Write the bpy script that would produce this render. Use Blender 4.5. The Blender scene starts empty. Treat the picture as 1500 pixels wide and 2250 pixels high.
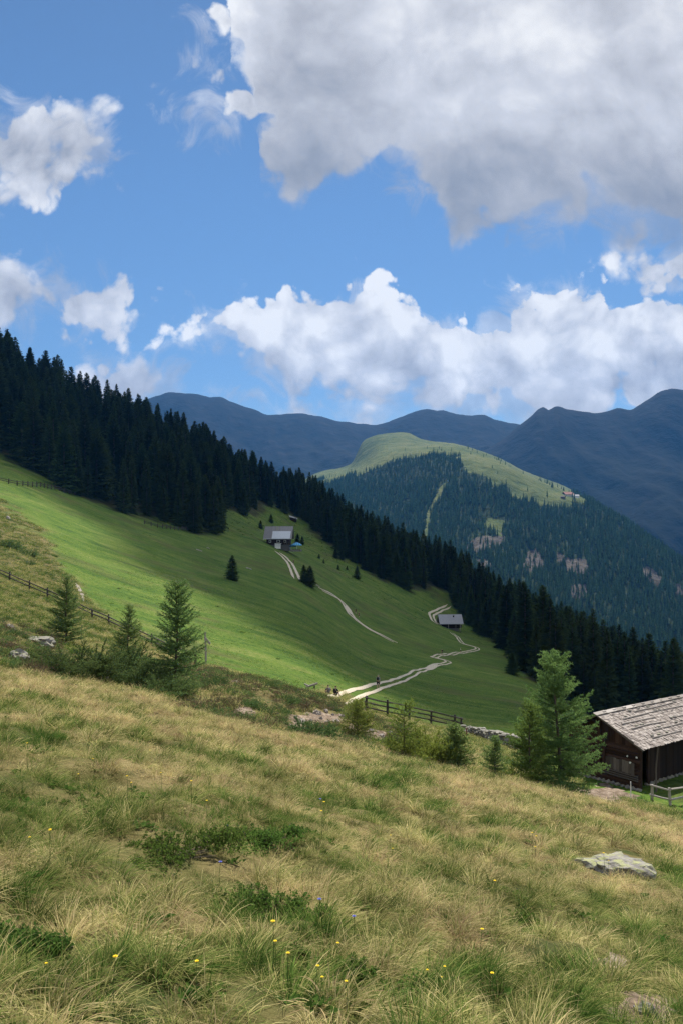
import bpy, bmesh, math, random
import numpy as np
from mathutils import Vector, Matrix, Euler

sc = bpy.context.scene
COL = sc.collection
R = math.radians
random.seed(7)
RNG = np.random.default_rng(7)

# ------------------------------------------------------------------ camera
# the eye is the origin, looking along +Y; F is the focal length in units of a
# 1500 x 2250 frame and HOR the height of the horizon in it (used for planning).
F, HOR = 1766.0, 1190.0
cam_d = bpy.data.cameras.new('camera')
cam = bpy.data.objects.new('camera', cam_d)
COL.objects.link(cam)
cam.location = (0, 0, 0)
cam.rotation_euler = (R(90), 0, 0)
cam_d.sensor_fit = 'VERTICAL'
cam_d.sensor_height = 36.0
cam_d.sensor_width = 24.0
cam_d.lens = F / 2250.0 * 36.0
cam_d.shift_y = (HOR - 1125.0) / 2250.0
cam_d.clip_start = 0.05
cam_d.clip_end = 40000
sc.camera = cam

# ------------------------------------------------------------------ render / view
sc.render.engine = 'CYCLES'
cy = sc.cycles
cy.use_denoising = True
cy.denoiser = 'OPENIMAGEDENOISE'
cy.denoising_prefilter = 'NONE'
cy.max_bounces = 5
cy.diffuse_bounces = 3
cy.glossy_bounces = 2
cy.transmission_bounces = 3
cy.transparent_max_bounces = 8
cy.volume_bounces = 1
cy.caustics_reflective = False
cy.caustics_refractive = False
cy.use_adaptive_sampling = True
cy.adaptive_threshold = 0.02
sc.view_settings.view_transform = 'Standard'
sc.view_settings.look = 'None'
sc.view_settings.exposure = 0.65
sc.view_settings.gamma = 1.0
sc.view_settings.use_curve_mapping = False

# ------------------------------------------------------------------ sun
SUN_EL, SUN_AZ = 57.0, 14.0          # degrees; azimuth from +Y towards +X
sun_d = bpy.data.lights.new('sun', 'SUN')
sun_d.energy = 4.8
sun_d.angle = R(0.53)
sun_d.color = (1.0, 0.95, 0.86)
sun = bpy.data.objects.new('sun', sun_d)
COL.objects.link(sun)
SUN_DIR = Vector((math.sin(R(SUN_AZ)) * math.cos(R(SUN_EL)), math.cos(R(SUN_AZ)) * math.cos(R(SUN_EL)), math.sin(R(SUN_EL))))
sun.rotation_euler = (-SUN_DIR).to_track_quat('-Z', 'Y').to_euler()
# ------------------------------------------------------------------ node helper
class NT:
    """thin helper for building node trees"""
    def __init__(self, tree):
        self.t = tree
        self.n = tree.nodes
        self.l = tree.links
    def new(self, typ, **kw):
        nd = self.n.new(typ)
        for k, v in kw.items():
            setattr(nd, k, v)
        return nd
    def put(self, sock, v):
        if isinstance(v, bpy.types.NodeSocket):
            self.l.new(v, sock)
        elif v is not None:
            if hasattr(sock.default_value, '__len__') and not hasattr(v, '__len__'):
                v = (v,) * len(sock.default_value)
            if hasattr(v, '__len__') and len(sock.default_value) == 4 and len(v) == 3:
                v = tuple(v) + (1.0,)
            sock.default_value = v
    def math(self, op, a, b=None, c=None, clamp=False):
        nd = self.new('ShaderNodeMath', operation=op, use_clamp=clamp)
        for i, v in enumerate((a, b, c)):
            self.put(nd.inputs[i], v)
        return nd.outputs[0]
    def vec(self, op, a, b=None, scale=None):
        nd = self.new('ShaderNodeVectorMath', operation=op)
        self.put(nd.inputs[0], a)
        self.put(nd.inputs[1], b)
        if scale is not None:
            self.put(nd.inputs['Scale'], scale)
        return nd.outputs['Value'] if op in ('LENGTH', 'DOT_PRODUCT', 'DISTANCE') else nd.outputs[0]
    def xyz(self, v):
        nd = self.new('ShaderNodeSeparateXYZ')
        self.put(nd.inputs[0], v)
        return nd.outputs
    def comb(self, x=0.0, y=0.0, z=0.0):
        nd = self.new('ShaderNodeCombineXYZ')
        for i, v in enumerate((x, y, z)):
            self.put(nd.inputs[i], v)
        return nd.outputs[0]
    def noise(self, v, scale, detail=4, rough=0.55, dist=0.0, lac=2.0, color=False):
        nd = self.new('ShaderNodeTexNoise')
        self.put(nd.inputs['Vector'], v)
        self.put(nd.inputs['Scale'], scale)
        nd.inputs['Detail'].default_value = detail
        nd.inputs['Roughness'].default_value = rough
        nd.inputs['Lacunarity'].default_value = lac
        nd.inputs['Distortion'].default_value = dist
        return nd.outputs['Color' if color else 0]
    def voro(self, v, scale, detail=0, rough=0.5, feature='F1', out=0, smooth=None, rand=1.0):
        nd = self.new('ShaderNodeTexVoronoi', feature=feature)
        self.put(nd.inputs['Vector'], v)
        self.put(nd.inputs['Scale'], scale)
        if 'Detail' in nd.inputs:
            nd.inputs['Detail'].default_value = detail
            nd.inputs['Roughness'].default_value = rough
        nd.inputs['Randomness'].default_value = rand
        if smooth is not None:
            nd.inputs['Smoothness'].default_value = smooth
        return nd.outputs[out]
    def ss(self, v, lo, hi, a=0.0, b=1.0, interp='SMOOTHSTEP'):
        nd = self.new('ShaderNodeMapRange', interpolation_type=interp)
        nd.clamp = True if interp == 'LINEAR' else nd.clamp
        self.put(nd.inputs['Value'], v)
        self.put(nd.inputs['From Min'], lo)
        self.put(nd.inputs['From Max'], hi)
        self.put(nd.inputs['To Min'], a)
        self.put(nd.inputs['To Max'], b)
        return nd.outputs[0]
    def mix(self, f, a, b, blend='MIX'):
        nd = self.new('ShaderNodeMix', data_type='RGBA', blend_type=blend)
        self.put(nd.inputs[0], f)
        self.put(nd.inputs[6], a)
        self.put(nd.inputs[7], b)
        return nd.outputs[2]
    def mixf(self, f, a, b):
        nd = self.new('ShaderNodeMix', data_type='FLOAT')
        self.put(nd.inputs[0], f)
        self.put(nd.inputs[2], a)
        self.put(nd.inputs[3], b)
        return nd.outputs[0]
    def curve(self, v, pts):
        """a float curve through pts (x, y) both in 0..1"""
        nd = self.new('ShaderNodeFloatCurve')
        self.put(nd.inputs['Value'], v)
        c = nd.mapping.curves[0]
        nd.mapping.use_clip = False
        while len(c.points) > 2:
            c.points.remove(c.points[1])
        c.points[0].location = pts[0]
        c.points[1].location = pts[-1]
        for p in pts[1:-1]:
            c.points.new(*p)
        for p in c.points:
            p.handle_type = 'VECTOR'
        nd.mapping.update()
        return nd.outputs[0]

# ------------------------------------------------------------------ sky with clouds
def lin(r, g, b):
    f = lambda c: (c / 255 / 12.92) if c / 255 <= 0.04045 else ((c / 255 + 0.055) / 1.055) ** 2.4
    return (f(r), f(g), f(b))

SKY_STRENGTH = 0.072
def build_sky():
    w = bpy.data.worlds.new('World')
    sc.world = w
    w.use_nodes = True
    w.node_tree.nodes.clear()
    N = NT(w.node_tree)
    d = N.new('ShaderNodeTexCoord').outputs['Generated']
    sky = N.new('ShaderNodeTexSky', sky_type='NISHITA')
    sky.sun_disc = False
    sky.sun_elevation = R(SUN_EL)
    sky.sun_rotation = R(SUN_AZ)
    sky.altitude = 2000
    sky.air_density = 1.0
    sky.dust_density = 0.3
    sky.ozone_density = 2.0
    x, y, z = N.xyz(d)
    front = N.ss(y, 0.12, 0.3)
    yc = N.math('MAXIMUM', y, 0.1)
    # directions on the front half of the sky as two slopes, scaled
    U = N.math('MULTIPLY_ADD', N.math('DIVIDE', x, yc), F / 1000, 0.75)
    V = N.math('MULTIPLY_ADD', N.math('DIVIDE', z, yc), -F / 1000, HOR / 1000)
    P0 = N.comb(U, V, 0.37)
    wv = N.vec('SUBTRACT', N.noise(P0, 3.2, 3, 0.5, color=True), (0.5, 0.5, 0.5))
    P1 = N.vec('ADD', P0, N.vec('SCALE', wv, scale=0.12))
    wv2 = N.vec('SUBTRACT', N.noise(P0, 15.0, 4, 0.6, color=True), (0.5, 0.5, 0.5))
    P2 = N.vec('ADD', P1, N.vec('SCALE', wv2, scale=0.05))
    u, v, _ = N.xyz(P2)
    uc = N.ss(u, -0.2, 1.7, 0, 1, 'LINEAR')
    cu = lambda pts, off=0.0: [((a / 1000 + 0.2) / 1.9, b / 1000 + off) for a, b in pts]
    # the big cloud: everything above its lower edge
    lower = [(-200, -300), (380, -280), (468, -60), (490, 40), (505, 160), (560, 250), (566, 330), (572, 430), (640, 455), (720, 430), (830, 400),
             (905, 450), (962, 490), (995, 570), (1045, 545), (1110, 520), (1280, 505), (1350, 560), (1500, 600), (1700, 640)]
    s1 = N.math('SUBTRACT', N.curve(uc, cu(lower)), v)
    # on its left side the lower edge is nearly upright: distance from that side as well
    s1 = N.math('MINIMUM', s1, N.math('MULTIPLY_ADD', N.math('SUBTRACT', u, N.curve(N.ss(v, -0.2, 0.6, 0, 1, 'LINEAR'), [(0, .48), (.25, .46), (.32, .435), (.40, .455), (.5, .465), (.57, .56), (.66, .515), (.75, .52), (.83, .545), (1, .56)])), 1.0, 0.0))
    # the cumulus bank
    top = [(-200, 900), (280, 760), (340, 728), (430, 676), (480, 640), (520, 632), (570, 668), (610, 628), (670, 622), (720, 640), (780, 606), (850, 622), (915, 612), (960, 650),
           (1000, 676), (1050, 668), (1090, 630), (1180, 600), (1260, 580), (1310, 600), (1322, 650), (1345, 690), (1420, 665), (1500, 672), (1700, 640)]
    bot = [(-200, 700), (290, 765), (350, 785), (430, 785), (500, 800), (530, 840), (550, 868), (640, 880), (700, 880), (800, 893), (930, 903), (1000, 940), (1100, 960), (1200, 955), (1310, 935), (1345, 890), (1400, 850), (1500, 830), (1700, 840)]
    tc = N.curve(uc, cu(top))
    bc = N.curve(uc, cu(bot))
    s2 = N.math('MINIMUM', N.math('SUBTRACT', v, tc), N.math('SUBTRACT', bc, v))
    vin = N.math('DIVIDE', N.math('SUBTRACT', v, tc), N.math('MAXIMUM', N.math('SUBTRACT', bc, tc), 0.04), clamp=True)
    # single clouds
    blobs = [(50, 330, 165, 95), (175, 325, 90, 85), (215, 388, 55, 38), (190, 268, 45, 30),
             (70, 645, 130, 66), (195, 675, 85, 55), (20, 690, 90, 70), (100, 680, 150, 45), (262, 828, 125, 72), (335, 850, 60, 32),
             (450, 245, 90, 30), (480, 290, 60, 30), (490, 60, 60, 40), (478, 175, 66, 40), (530, 235, 70, 44),
             (1440, 835, 110, 55), (1500, 560, 150, 60), (545, 885, 100, 36), (650, 898, 100, 34), (800, 912, 120, 36), (700, 920, 200, 20), (150, 725, 100, 30)]
    s3 = None
    for bx, by, rx, ry in blobs:
        rx, ry = rx * 1.22, ry * 1.22
        q = N.vec('MULTIPLY', N.vec('SUBTRACT', P2, (bx / 1000, by / 1000, 0)), (1000 / rx, 1000 / ry, 0))
        rr = min(rx, ry) / 1000
        e = N.math('MULTIPLY_ADD', N.vec('LENGTH', q), -rr, rr)
        s3 = e if s3 is None else N.math('MAXIMUM', s3, e)
    S = N.math('MAXIMUM', N.math('MAXIMUM', s1, s2), s3)
    # billows
    va = N.voro(P1, 9.0, 2.5, 0.5, 'F1')
    na = N.noise(P1, 5.0, 8, 0.60)
    amp = N.ss(N.noise(P0, 3.0, 2, 0.5), 0.35, 0.65, 0.17, 0.36)
    vb = N.voro(P1, 21.0, 1.5, 0.5, 'F1')
    tex = N.math('MULTIPLY_ADD', N.math('SUBTRACT', na, 0.5), amp, N.math('ADD', N.math('MULTIPLY', N.math('SUBTRACT', 0.45, va), 0.085), N.math('MULTIPLY', N.math('SUBTRACT', 0.42, vb), 0.035)))
    D = N.math('ADD', N.math('ADD', S, tex), 0.040)
    is1 = N.ss(N.math('SUBTRACT', s1, N.math('MAXIMUM', s2, s3)), -0.02, 0.04)
    is2 = N.ss(N.math('SUBTRACT', s2, s3), -0.02, 0.03)
    # crisp heads, soft undersides
    softn = N.ss(N.noise(P0, 4.0, 2, 0.5), 0.35, 0.7, 0.022, 0.075)
    soft = N.mixf(is1, N.mixf(is2, N.math('MULTIPLY', softn, 0.9), N.ss(vin, 0.3, 0.9, 0.014, 0.055)), N.math('MULTIPLY', softn, N.ss(v, 0.30, 0.50, 1.4, 2.6)))
    alpha = N.ss(D, -0.006, soft)
    # thin torn veils round the clouds
    veil = N.math('MULTIPLY', N.ss(N.math('ADD', S, N.math('MULTIPLY', N.math('SUBTRACT', N.noise(P0, 8.0, 7, 0.62, 1.2), 0.5), 0.34)), 0.0, 0.09), 0.55)
    alpha = N.math('MAXIMUM', alpha, veil)
    # light: how the billows fall away towards the sun (up and to the right)
    Ps = N.vec('ADD', P0, N.vec('SCALE', wv, scale=0.16))
    ns = N.noise(Ps, 4.2, 6, 0.54)
    nb = N.noise(N.vec('ADD', Ps, (0.016, -0.045, 0.0)), 4.2, 6, 0.54)
    rel = N.math('MULTIPLY', N.math('SUBTRACT', ns, nb), 1.5)
    puff = N.math('ADD', N.math('MULTIPLY', N.math('SUBTRACT', 0.40, va), 0.16), N.math('MULTIPLY', N.math('SUBTRACT', 0.40, vb), 0.07))
    big = N.noise(P1, 2.0, 3, 0.5)
    rim = N.ss(D, 0.02, 0.14)
    sh1 = N.math('MULTIPLY_ADD', N.math('MULTIPLY', rim, N.ss(v, 0.36, 0.12, 0.35, 1.0)), -0.17, 0.90)
    sh1 = N.math('ADD', sh1, N.ss(N.math('SUBTRACT', v, N.math('MULTIPLY', u, 0.14)), 0.12, -0.18, 0.0, 0.15))
    sh1 = N.math('ADD', sh1, N.ss(v, 0.20, 0.50, 0.0, -0.27))
    sh1 = N.math('ADD', sh1, N.math('MULTIPLY', N.math('SUBTRACT', big, 0.5), 0.62))
    sh1 = N.math('ADD', sh1, N.math('MULTIPLY', N.ss(u, 0.80, 0.50), N.ss(v, 0.36, 0.10, 0.0, 0.07)))
    sh1 = N.math('ADD', sh1, N.math('MULTIPLY', N.ss(u, 1.0, 1.4), N.ss(v, 0.30, 0.05, 0.0, 0.03)))
    sh2 = N.math('MULTIPLY_ADD', N.ss(vin, 0.35, 1.0), -0.32, 1.13)
    sh2 = N.math('ADD', sh2, N.math('MULTIPLY', N.math('SUBTRACT', big, 0.5), 0.32))
    sh3 = N.math('MULTIPLY_ADD', N.ss(s3, 0.0, 0.07), -0.08, 0.97)
    shd = N.mixf(is1, N.mixf(is2, sh3, sh2), sh1)
    edge = N.math('MULTIPLY', N.ss(D, 0.0, 0.05, 0.08, 0.0), N.ss(v, 0.36, 0.2))
    shd = N.math('ADD', N.math('ADD', N.math('ADD', shd, edge), N.math('MULTIPLY', puff, N.mixf(is1, 1.7, 0.7))), N.math('MULTIPLY', rel, N.mixf(is1, 0.75, 0.40)))
    shd = N.math('MINIMUM', N.math('MAXIMUM', shd, 0.3), 1.0)
    # display values to light
    ramp = N.new('ShaderNodeValToRGB')
    N.put(ramp.inputs[0], shd)
    els = ramp.color_ramp.elements
    els[0].position, els[0].color = 0.3, (*lin(122, 130, 147), 1)
    els[1].position, els[1].color = 1.0, (*lin(250, 251, 253), 1)
    for p, c in ((0.5, lin(158, 164, 175)), (0.65, lin(187, 190, 198)), (0.82, lin(214, 217, 225))):
        e = els.new(p)
        e.color = (*c, 1)
    bg1 = N.new('ShaderNodeBackground')
    N.put(bg1.inputs[0], N.mix(1.0, sky.outputs[0], N.mix(N.ss(z, 0.10, 0.42), (0.78, 0.86, 0.87), (0.84, 1.0, 1.06)), 'MULTIPLY'))
    bg1.inputs[1].default_value = SKY_STRENGTH
    bg2 = N.new('ShaderNodeBackground')
    N.put(bg2.inputs[0], ramp.outputs[0])
    bg2.inputs[1].default_value = CLOUD_GAIN
    # scattered clouds added over the unseen rest of the sky to lift ambient light
    bg3 = N.new('ShaderNodeBackground')
    N.put(bg3.inputs[0], (0.80, 0.83, 0.88, 1.0))
    bg3.inputs[1].default_value = CLOUD_GAIN
    rest = N.math('MULTIPLY', N.math('MULTIPLY', N.ss(N.noise(N.vec('MULTIPLY', d, (1, 1, 1.8)), 2.4, 5, 0.6), 0.38, 0.52), N.ss(front, 1.0, 0.0)), N.ss(z, -0.02, 0.12))
    mx0 = N.new('ShaderNodeMixShader')
    N.put(mx0.inputs[0], rest)
    N.l.new(bg1.outputs[0], mx0.inputs[1])
    N.l.new(bg3.outputs[0], mx0.inputs[2])
    mx = N.new('ShaderNodeMixShader')
    N.put(mx.inputs[0], N.math('MULTIPLY', alpha, front))
    N.l.new(mx0.outputs[0], mx.inputs[1])
    N.l.new(bg2.outputs[0], mx.inputs[2])
    out = N.new('ShaderNodeOutputWorld')
    N.l.new(mx.outputs[0], out.inputs[0])
    w.cycles.sampling_method = 'MANUAL'
    w.cycles.sample_map_resolution = 256
CLOUD_GAIN = 0.64
build_sky()
# ------------------------------------------------------------------ materials
def new_mat(name):
    m = bpy.data.materials.new(name)
    m.use_nodes = True
    m.node_tree.nodes.clear()
    N = NT(m.node_tree)
    out = N.new('ShaderNodeOutputMaterial')
    return m, N, out
def pos(N):
    return N.new('ShaderNodeNewGeometry').outputs['Position']
def objco(N):
    return N.new('ShaderNodeTexCoord').outputs['Object']
def attr(N, name, typ='GEOMETRY', out='Fac'):
    nd = N.new('ShaderNodeAttribute', attribute_name=name, attribute_type=typ)
    return nd.outputs[out]
def principled(N, out, col, rough=0.9, spec=0.2, bump=None, bdist=0.05, bstr=0.6, metal=0.0):
    p = N.new('ShaderNodeBsdfPrincipled')
    N.put(p.inputs['Base Color'], col)
    N.put(p.inputs['Roughness'], rough)
    p.inputs['Specular IOR Level'].default_value = spec
    p.inputs['Metallic'].default_value = metal
    if bump is not None:
        b = N.new('ShaderNodeBump')
        b.inputs['Strength'].default_value = bstr
        b.inputs['Distance'].default_value = bdist
        N.put(b.inputs['Height'], bump)
        N.l.new(b.outputs[0], p.inputs['Normal'])
    N.l.new(p.outputs[0], out.inputs[0])
    return p
def leafy(N, out, col, trans=0.35, rough=0.7, tcol=None):
    a = N.new('ShaderNodeBsdfDiffuse')
    b = N.new('ShaderNodeBsdfTranslucent')
    N.put(a.inputs[0], col)
    N.put(b.inputs[0], tcol if tcol is not None else col)
    mx = N.new('ShaderNodeMixShader')
    mx.inputs[0].default_value = trans
    N.l.new(a.outputs[0], mx.inputs[1]); N.l.new(b.outputs[0], mx.inputs[2])
    N.l.new(mx.outputs[0], out.inputs[0])
def ramp(N, v, stops):
    r = N.new('ShaderNodeValToRGB')
    N.put(r.inputs[0], v)
    e = r.color_ramp.elements
    e[0].position, e[0].color = stops[0][0], (*stops[0][1], 1)
    e[1].position, e[1].color = stops[-1][0], (*stops[-1][1], 1)
    for p, c in stops[1:-1]:
        x = e.new(p); x.color = (*c, 1)
    return r.outputs[0]

def mat_ground():
    m, N, out = new_mat('ground')
    p = pos(N)
    cov = N.new('ShaderNodeAttribute', attribute_name='cover', attribute_type='GEOMETRY').outputs['Color']
    s = N.new('ShaderNodeSeparateColor'); N.l.new(cov, s.inputs[0])
    mead, fore, soil = s.outputs[0], s.outputs[1], s.outputs[2]
    n_big = N.noise(p, 0.05, 4, 0.6)
    n_mid = N.noise(p, 0.35, 5, 0.62)
    n_fine = N.noise(p, 2.6, 5, 0.65)
    n_tiny = N.noise(p, 14.0, 4, 0.6)
    # the mown meadow: long streaks across the slope
    st = N.noise(N.vec('MULTIPLY', p, (0.05, 0.16, 0.16)), 1.0, 5, 0.62, 0.4)
    st2 = N.noise(N.vec('MULTIPLY', p, (0.16, 0.5, 0.5)), 1.0, 5, 0.65, 0.3)
    mv = N.math('ADD', N.math('MULTIPLY', st, 0.5), N.math('ADD', N.math('MULTIPLY', st2, 0.35), N.math('MULTIPLY', n_fine, 0.62)))
    mcol = ramp(N, mv, [(0.58, (0.030, 0.064, 0.011)), (0.68, (0.056, 0.108, 0.014)), (0.77, (0.090, 0.140, 0.020)), (0.88, (0.158, 0.175, 0.048))])
    mcol = N.mix(N.ss(N.math('ADD', N.math('MULTIPLY', n_big, 0.6), N.math('MULTIPLY', N.noise(N.vec('MULTIPLY', p, (0.10, 0.22, 0.22)), 1.0, 5, 0.65), 0.4)), 0.50, 0.64, 0, 0.65), mcol, (0.092, 0.088, 0.032))
    mcol = N.mix(N.ss(n_mid, 0.60, 0.74, 0, 0.5), mcol, (0.030, 0.055, 0.014))
    # the dry slope
    hv = N.math('ADD', N.math('MULTIPLY', n_mid, 0.6), N.math('MULTIPLY', n_fine, 0.4))
    hcol = ramp(N, hv, [(0.36, (0.045, 0.060, 0.016)), (0.47, (0.095, 0.088, 0.030)), (0.56, (0.155, 0.125, 0.052)), (0.68, (0.225, 0.175, 0.085))])
    hcol = N.mix(N.ss(N.noise(p, 0.8, 4, 0.7), 0.56, 0.66, 0, 0.75), hcol, (0.050, 0.060, 0.020))
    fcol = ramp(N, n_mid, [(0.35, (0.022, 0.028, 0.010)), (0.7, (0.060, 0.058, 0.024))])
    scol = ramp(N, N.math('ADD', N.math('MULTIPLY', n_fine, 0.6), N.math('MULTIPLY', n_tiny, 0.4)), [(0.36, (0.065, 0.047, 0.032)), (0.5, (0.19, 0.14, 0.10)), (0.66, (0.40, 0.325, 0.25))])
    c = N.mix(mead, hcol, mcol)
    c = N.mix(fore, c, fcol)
    c = N.mix(N.ss(N.math('ADD', soil, N.math('MULTIPLY', N.math('SUBTRACT', n_fine, 0.5), 0.7)), 0.4, 0.6), c, scol)
    b = N.math('ADD', N.math('MULTIPLY', n_fine, 0.5), N.math('ADD', N.math('MULTIPLY', n_tiny, 0.16), N.math('MULTIPLY', n_mid, 0.8)))
    principled(N, out, c, 0.95, 0.08, b, 0.35, 0.8)
    return m
def mat_hill():
    m, N, out = new_mat('hillside')
    p = pos(N)
    cov = N.new('ShaderNodeAttribute', attribute_name='cover', attribute_type='GEOMETRY').outputs['Color']
    s = N.new('ShaderNodeSeparateColor'); N.l.new(cov, s.inputs[0])
    n1 = N.noise(p, 0.006, 5, 0.6); n2 = N.noise(p, 0.03, 5, 0.65)
    v = N.math('ADD', N.math('MULTIPLY', n1, 0.5), N.math('MULTIPLY', n2, 0.5))
    grass = ramp(N, v, [(0.38, (0.048, 0.070, 0.024)), (0.5, (0.085, 0.104, 0.036)), (0.64, (0.132, 0.135, 0.055))])
    rock = ramp(N, n2, [(0.35, (0.040, 0.037, 0.033)), (0.65, (0.098, 0.086, 0.073))])
    under = (0.020, 0.032, 0.014)
    c = N.mix(N.ss(s.outputs[0], 0.3, 0.7), under, grass)
    c = N.mix(N.ss(N.math('ADD', s.outputs[1], N.math('MULTIPLY', N.math('SUBTRACT', n2, 0.5), 1.2)), 0.4, 0.65), c, rock)
    principled(N, out, c, 0.95, 0.05, v, 25.0, 0.9)
    return m
def mat_mountain():
    m, N, out = new_mat('mountain')
    p = pos(N)
    z = N.xyz(p)[2]
    n1 = N.noise(p, 0.0022, 6, 0.62); n2 = N.noise(p, 0.012, 5, 0.66)
    zz = N.math('ADD', z, N.math('MULTIPLY', N.math('SUBTRACT', n1, 0.5), 500))
    up = N.ss(zz, 260, 480)
    forest = ramp(N, n2, [(0.35, (0.002, 0.004, 0.003)), (0.65, (0.006, 0.009, 0.006))])
    alp = ramp(N, n2, [(0.36, (0.003, 0.004, 0.004)), (0.5, (0.006, 0.007, 0.006)), (0.62, (0.010, 0.010, 0.008)), (0.72, (0.020, 0.019, 0.018))])
    c = N.mix(up, forest, alp)
    principled(N, out, c, 0.95, 0.05, N.math('ADD', n2, N.math('MULTIPLY', n1, 2.0)), 18.0, 0.7)
    return m
# ------------------------------------------------------------------ terrain
def _hash(ix, iy, seed):
    h = (ix.astype(np.int64) * 374761393 + iy.astype(np.int64) * 668265263 + seed * 1442695041) & 0xFFFFFFFF
    h = ((h ^ (h >> 13)) * 1274126177) & 0xFFFFFFFF
    h = h ^ (h >> 16)
    return (h & 0xFFFF) / 65535.0
def perlin(x, y, seed=0):
    x = np.asarray(x, float); y = np.asarray(y, float)
    ix = np.floor(x); iy = np.floor(y)
    fx = x - ix; fy = y - iy
    def g(a, b):
        t = _hash(ix + a, iy + b, seed) * 2 * np.pi
        return np.cos(t) * (fx - a) + np.sin(t) * (fy - b)
    sx = fx * fx * fx * (fx * (fx * 6 - 15) + 10); sy = fy * fy * fy * (fy * (fy * 6 - 15) + 10)
    a = g(0, 0) * (1 - sx) + g(1, 0) * sx
    b = g(0, 1) * (1 - sx) + g(1, 1) * sx
    return (a * (1 - sy) + b * sy) * 1.4
def fbm(x, y, octv=4, seed=0, gain=0.5, lac=2.03):
    s = 0; a = 1.0
    for i in range(octv):
        s = s + a * perlin(x, y, seed + i * 17)
        x = x * lac + 3.1; y = y * lac - 1.7; a *= gain
    return s
def ridged(x, y, octv=4, seed=0):
    s = 0; a = 1.0
    for i in range(octv):
        s = s + a * (1 - 2 * np.abs(perlin(x, y, seed + i * 13)))
        x = x * 2.1 + 1.3; y = y * 2.1 - 2.2; a *= 0.5
    return s
def sstep(x, a, b):
    t = np.clip((np.asarray(x, float) - a) / (b - a), 0, 1)
    return t * t * (3 - 2 * t)
def pchip(x, y, xi):
    x = np.asarray(x, float); y = np.asarray(y, float)
    h = np.diff(x); dl = np.diff(y, axis=0) / (h if y.ndim == 1 else h[:, None])
    d = np.zeros_like(y)
    hh0 = h[:-1] if y.ndim == 1 else h[:-1, None]; hh1 = h[1:] if y.ndim == 1 else h[1:, None]
    w1 = 2 * hh1 + hh0; w2 = hh1 + 2 * hh0
    with np.errstate(divide='ignore', invalid='ignore'):
        m = (w1 + w2) / (w1 / dl[:-1] + w2 / dl[1:])
    d[1:-1] = np.where(dl[:-1] * dl[1:] > 0, m, 0)
    d[0] = dl[0]; d[-1] = dl[-1]
    k = np.clip(np.searchsorted(x, xi) - 1, 0, len(x) - 2)
    t = (xi - x[k]) / h[k]
    hk = h[k]
    if y.ndim > 1:
        t = t[:, None]; hk = hk[:, None]
    return ((1 + 2 * t) * (1 - t) ** 2) * y[k] + t * (1 - t) ** 2 * hk * d[k] + t * t * (3 - 2 * t) * y[k + 1] + t * t * (t - 1) * hk * d[k + 1]

def plane_z(X, Y):
    return -1.65 - 0.2 * Y - 0.23 * X
def plane_y(u, d):
    return HOR - F * plane_z(d * (u - 750) / F, d) / d

# profiles of the land along sight lines: u -> (crest, [(distance, height in the frame)], ...)
PROF = {
    -600: (28, [(40, 1215), (60, 1130), (90, 1040), (140, 985), (230, 920), (320, 840), (420, 740), (500, 690)]),
    0: (29, [(36, 1428), (46, 1375), (60, 1325), (90, 1256), (130, 1180), (180, 1110), (235, 1050), (300, 985), (370, 905), (450, 838)]),
    200: (30, [(37, 1482), (48, 1445), (62, 1400), (82, 1345), (120, 1270), (180, 1185), (240, 1125), (280, 1100), (350, 1040), (450, 940), (490, 925)]),
    430: (30, [(36, 1525), (45, 1494), (53, 1474), (60, 1458), (75, 1425), (105, 1365), (160, 1285), (230, 1215), (300, 1172), (370, 1110), (470, 1030), (520, 1012)]),
    650: (31.5, [(40, 1578), (48, 1540), (56, 1512), (68, 1497), (110, 1420), (170, 1345), (250, 1275), (340, 1222), (430, 1192), (470, 1172), (520, 1138), (570, 1108), (620, 1098)]),
    830: (32, [(42, 1615), (54, 1588), (66, 1562), (75, 1546), (97, 1516), (140, 1472), (200, 1422), (280, 1362), (360, 1308), (420, 1268), (480, 1228), (560, 1218)]),
    1000: (33, [(45, 1655), (60, 1622), (73, 1598), (90, 1567), (130, 1520), (200, 1466), (245, 1441), (300, 1415), (370, 1386), (430, 1345), (470, 1314), (550, 1288)]),
    1150: (33, [(45, 1695), (58, 1652), (70, 1622), (85, 1596), (130, 1548), (200, 1498), (270, 1462), (340, 1430), (420, 1402), (500, 1390)]),
    1300: (34, [(42, 1745), (49, 1724), (56, 1706), (70, 1680), (95, 1650), (130, 1620), (200, 1575), (280, 1538), (360, 1500), (450, 1482)]),
    1500: (35, [(42, 1785), (50, 1752), (58, 1730), (70, 1712), (95, 1690), (140, 1662), (220, 1620), (300, 1582), (380, 1560), (450, 1552)]),
    2300: (38, [(50, 1930), (70, 1880), (100, 1850), (160, 1810), (240, 1760), (320, 1725), (450, 1700)]),
}
LD = np.linspace(math.log(0.8), math.log(3200), 720)
U_T = np.concatenate([np.linspace(-6000, -500, 40)[:-1], np.arange(-500, 2001, 6.25), np.linspace(2000, 7500, 40)[1:]])
BARN, BARN_C, BARN_S = (18.7, 50.0, -15.72), math.cos(R(36.5)), math.sin(R(36.5))
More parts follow.
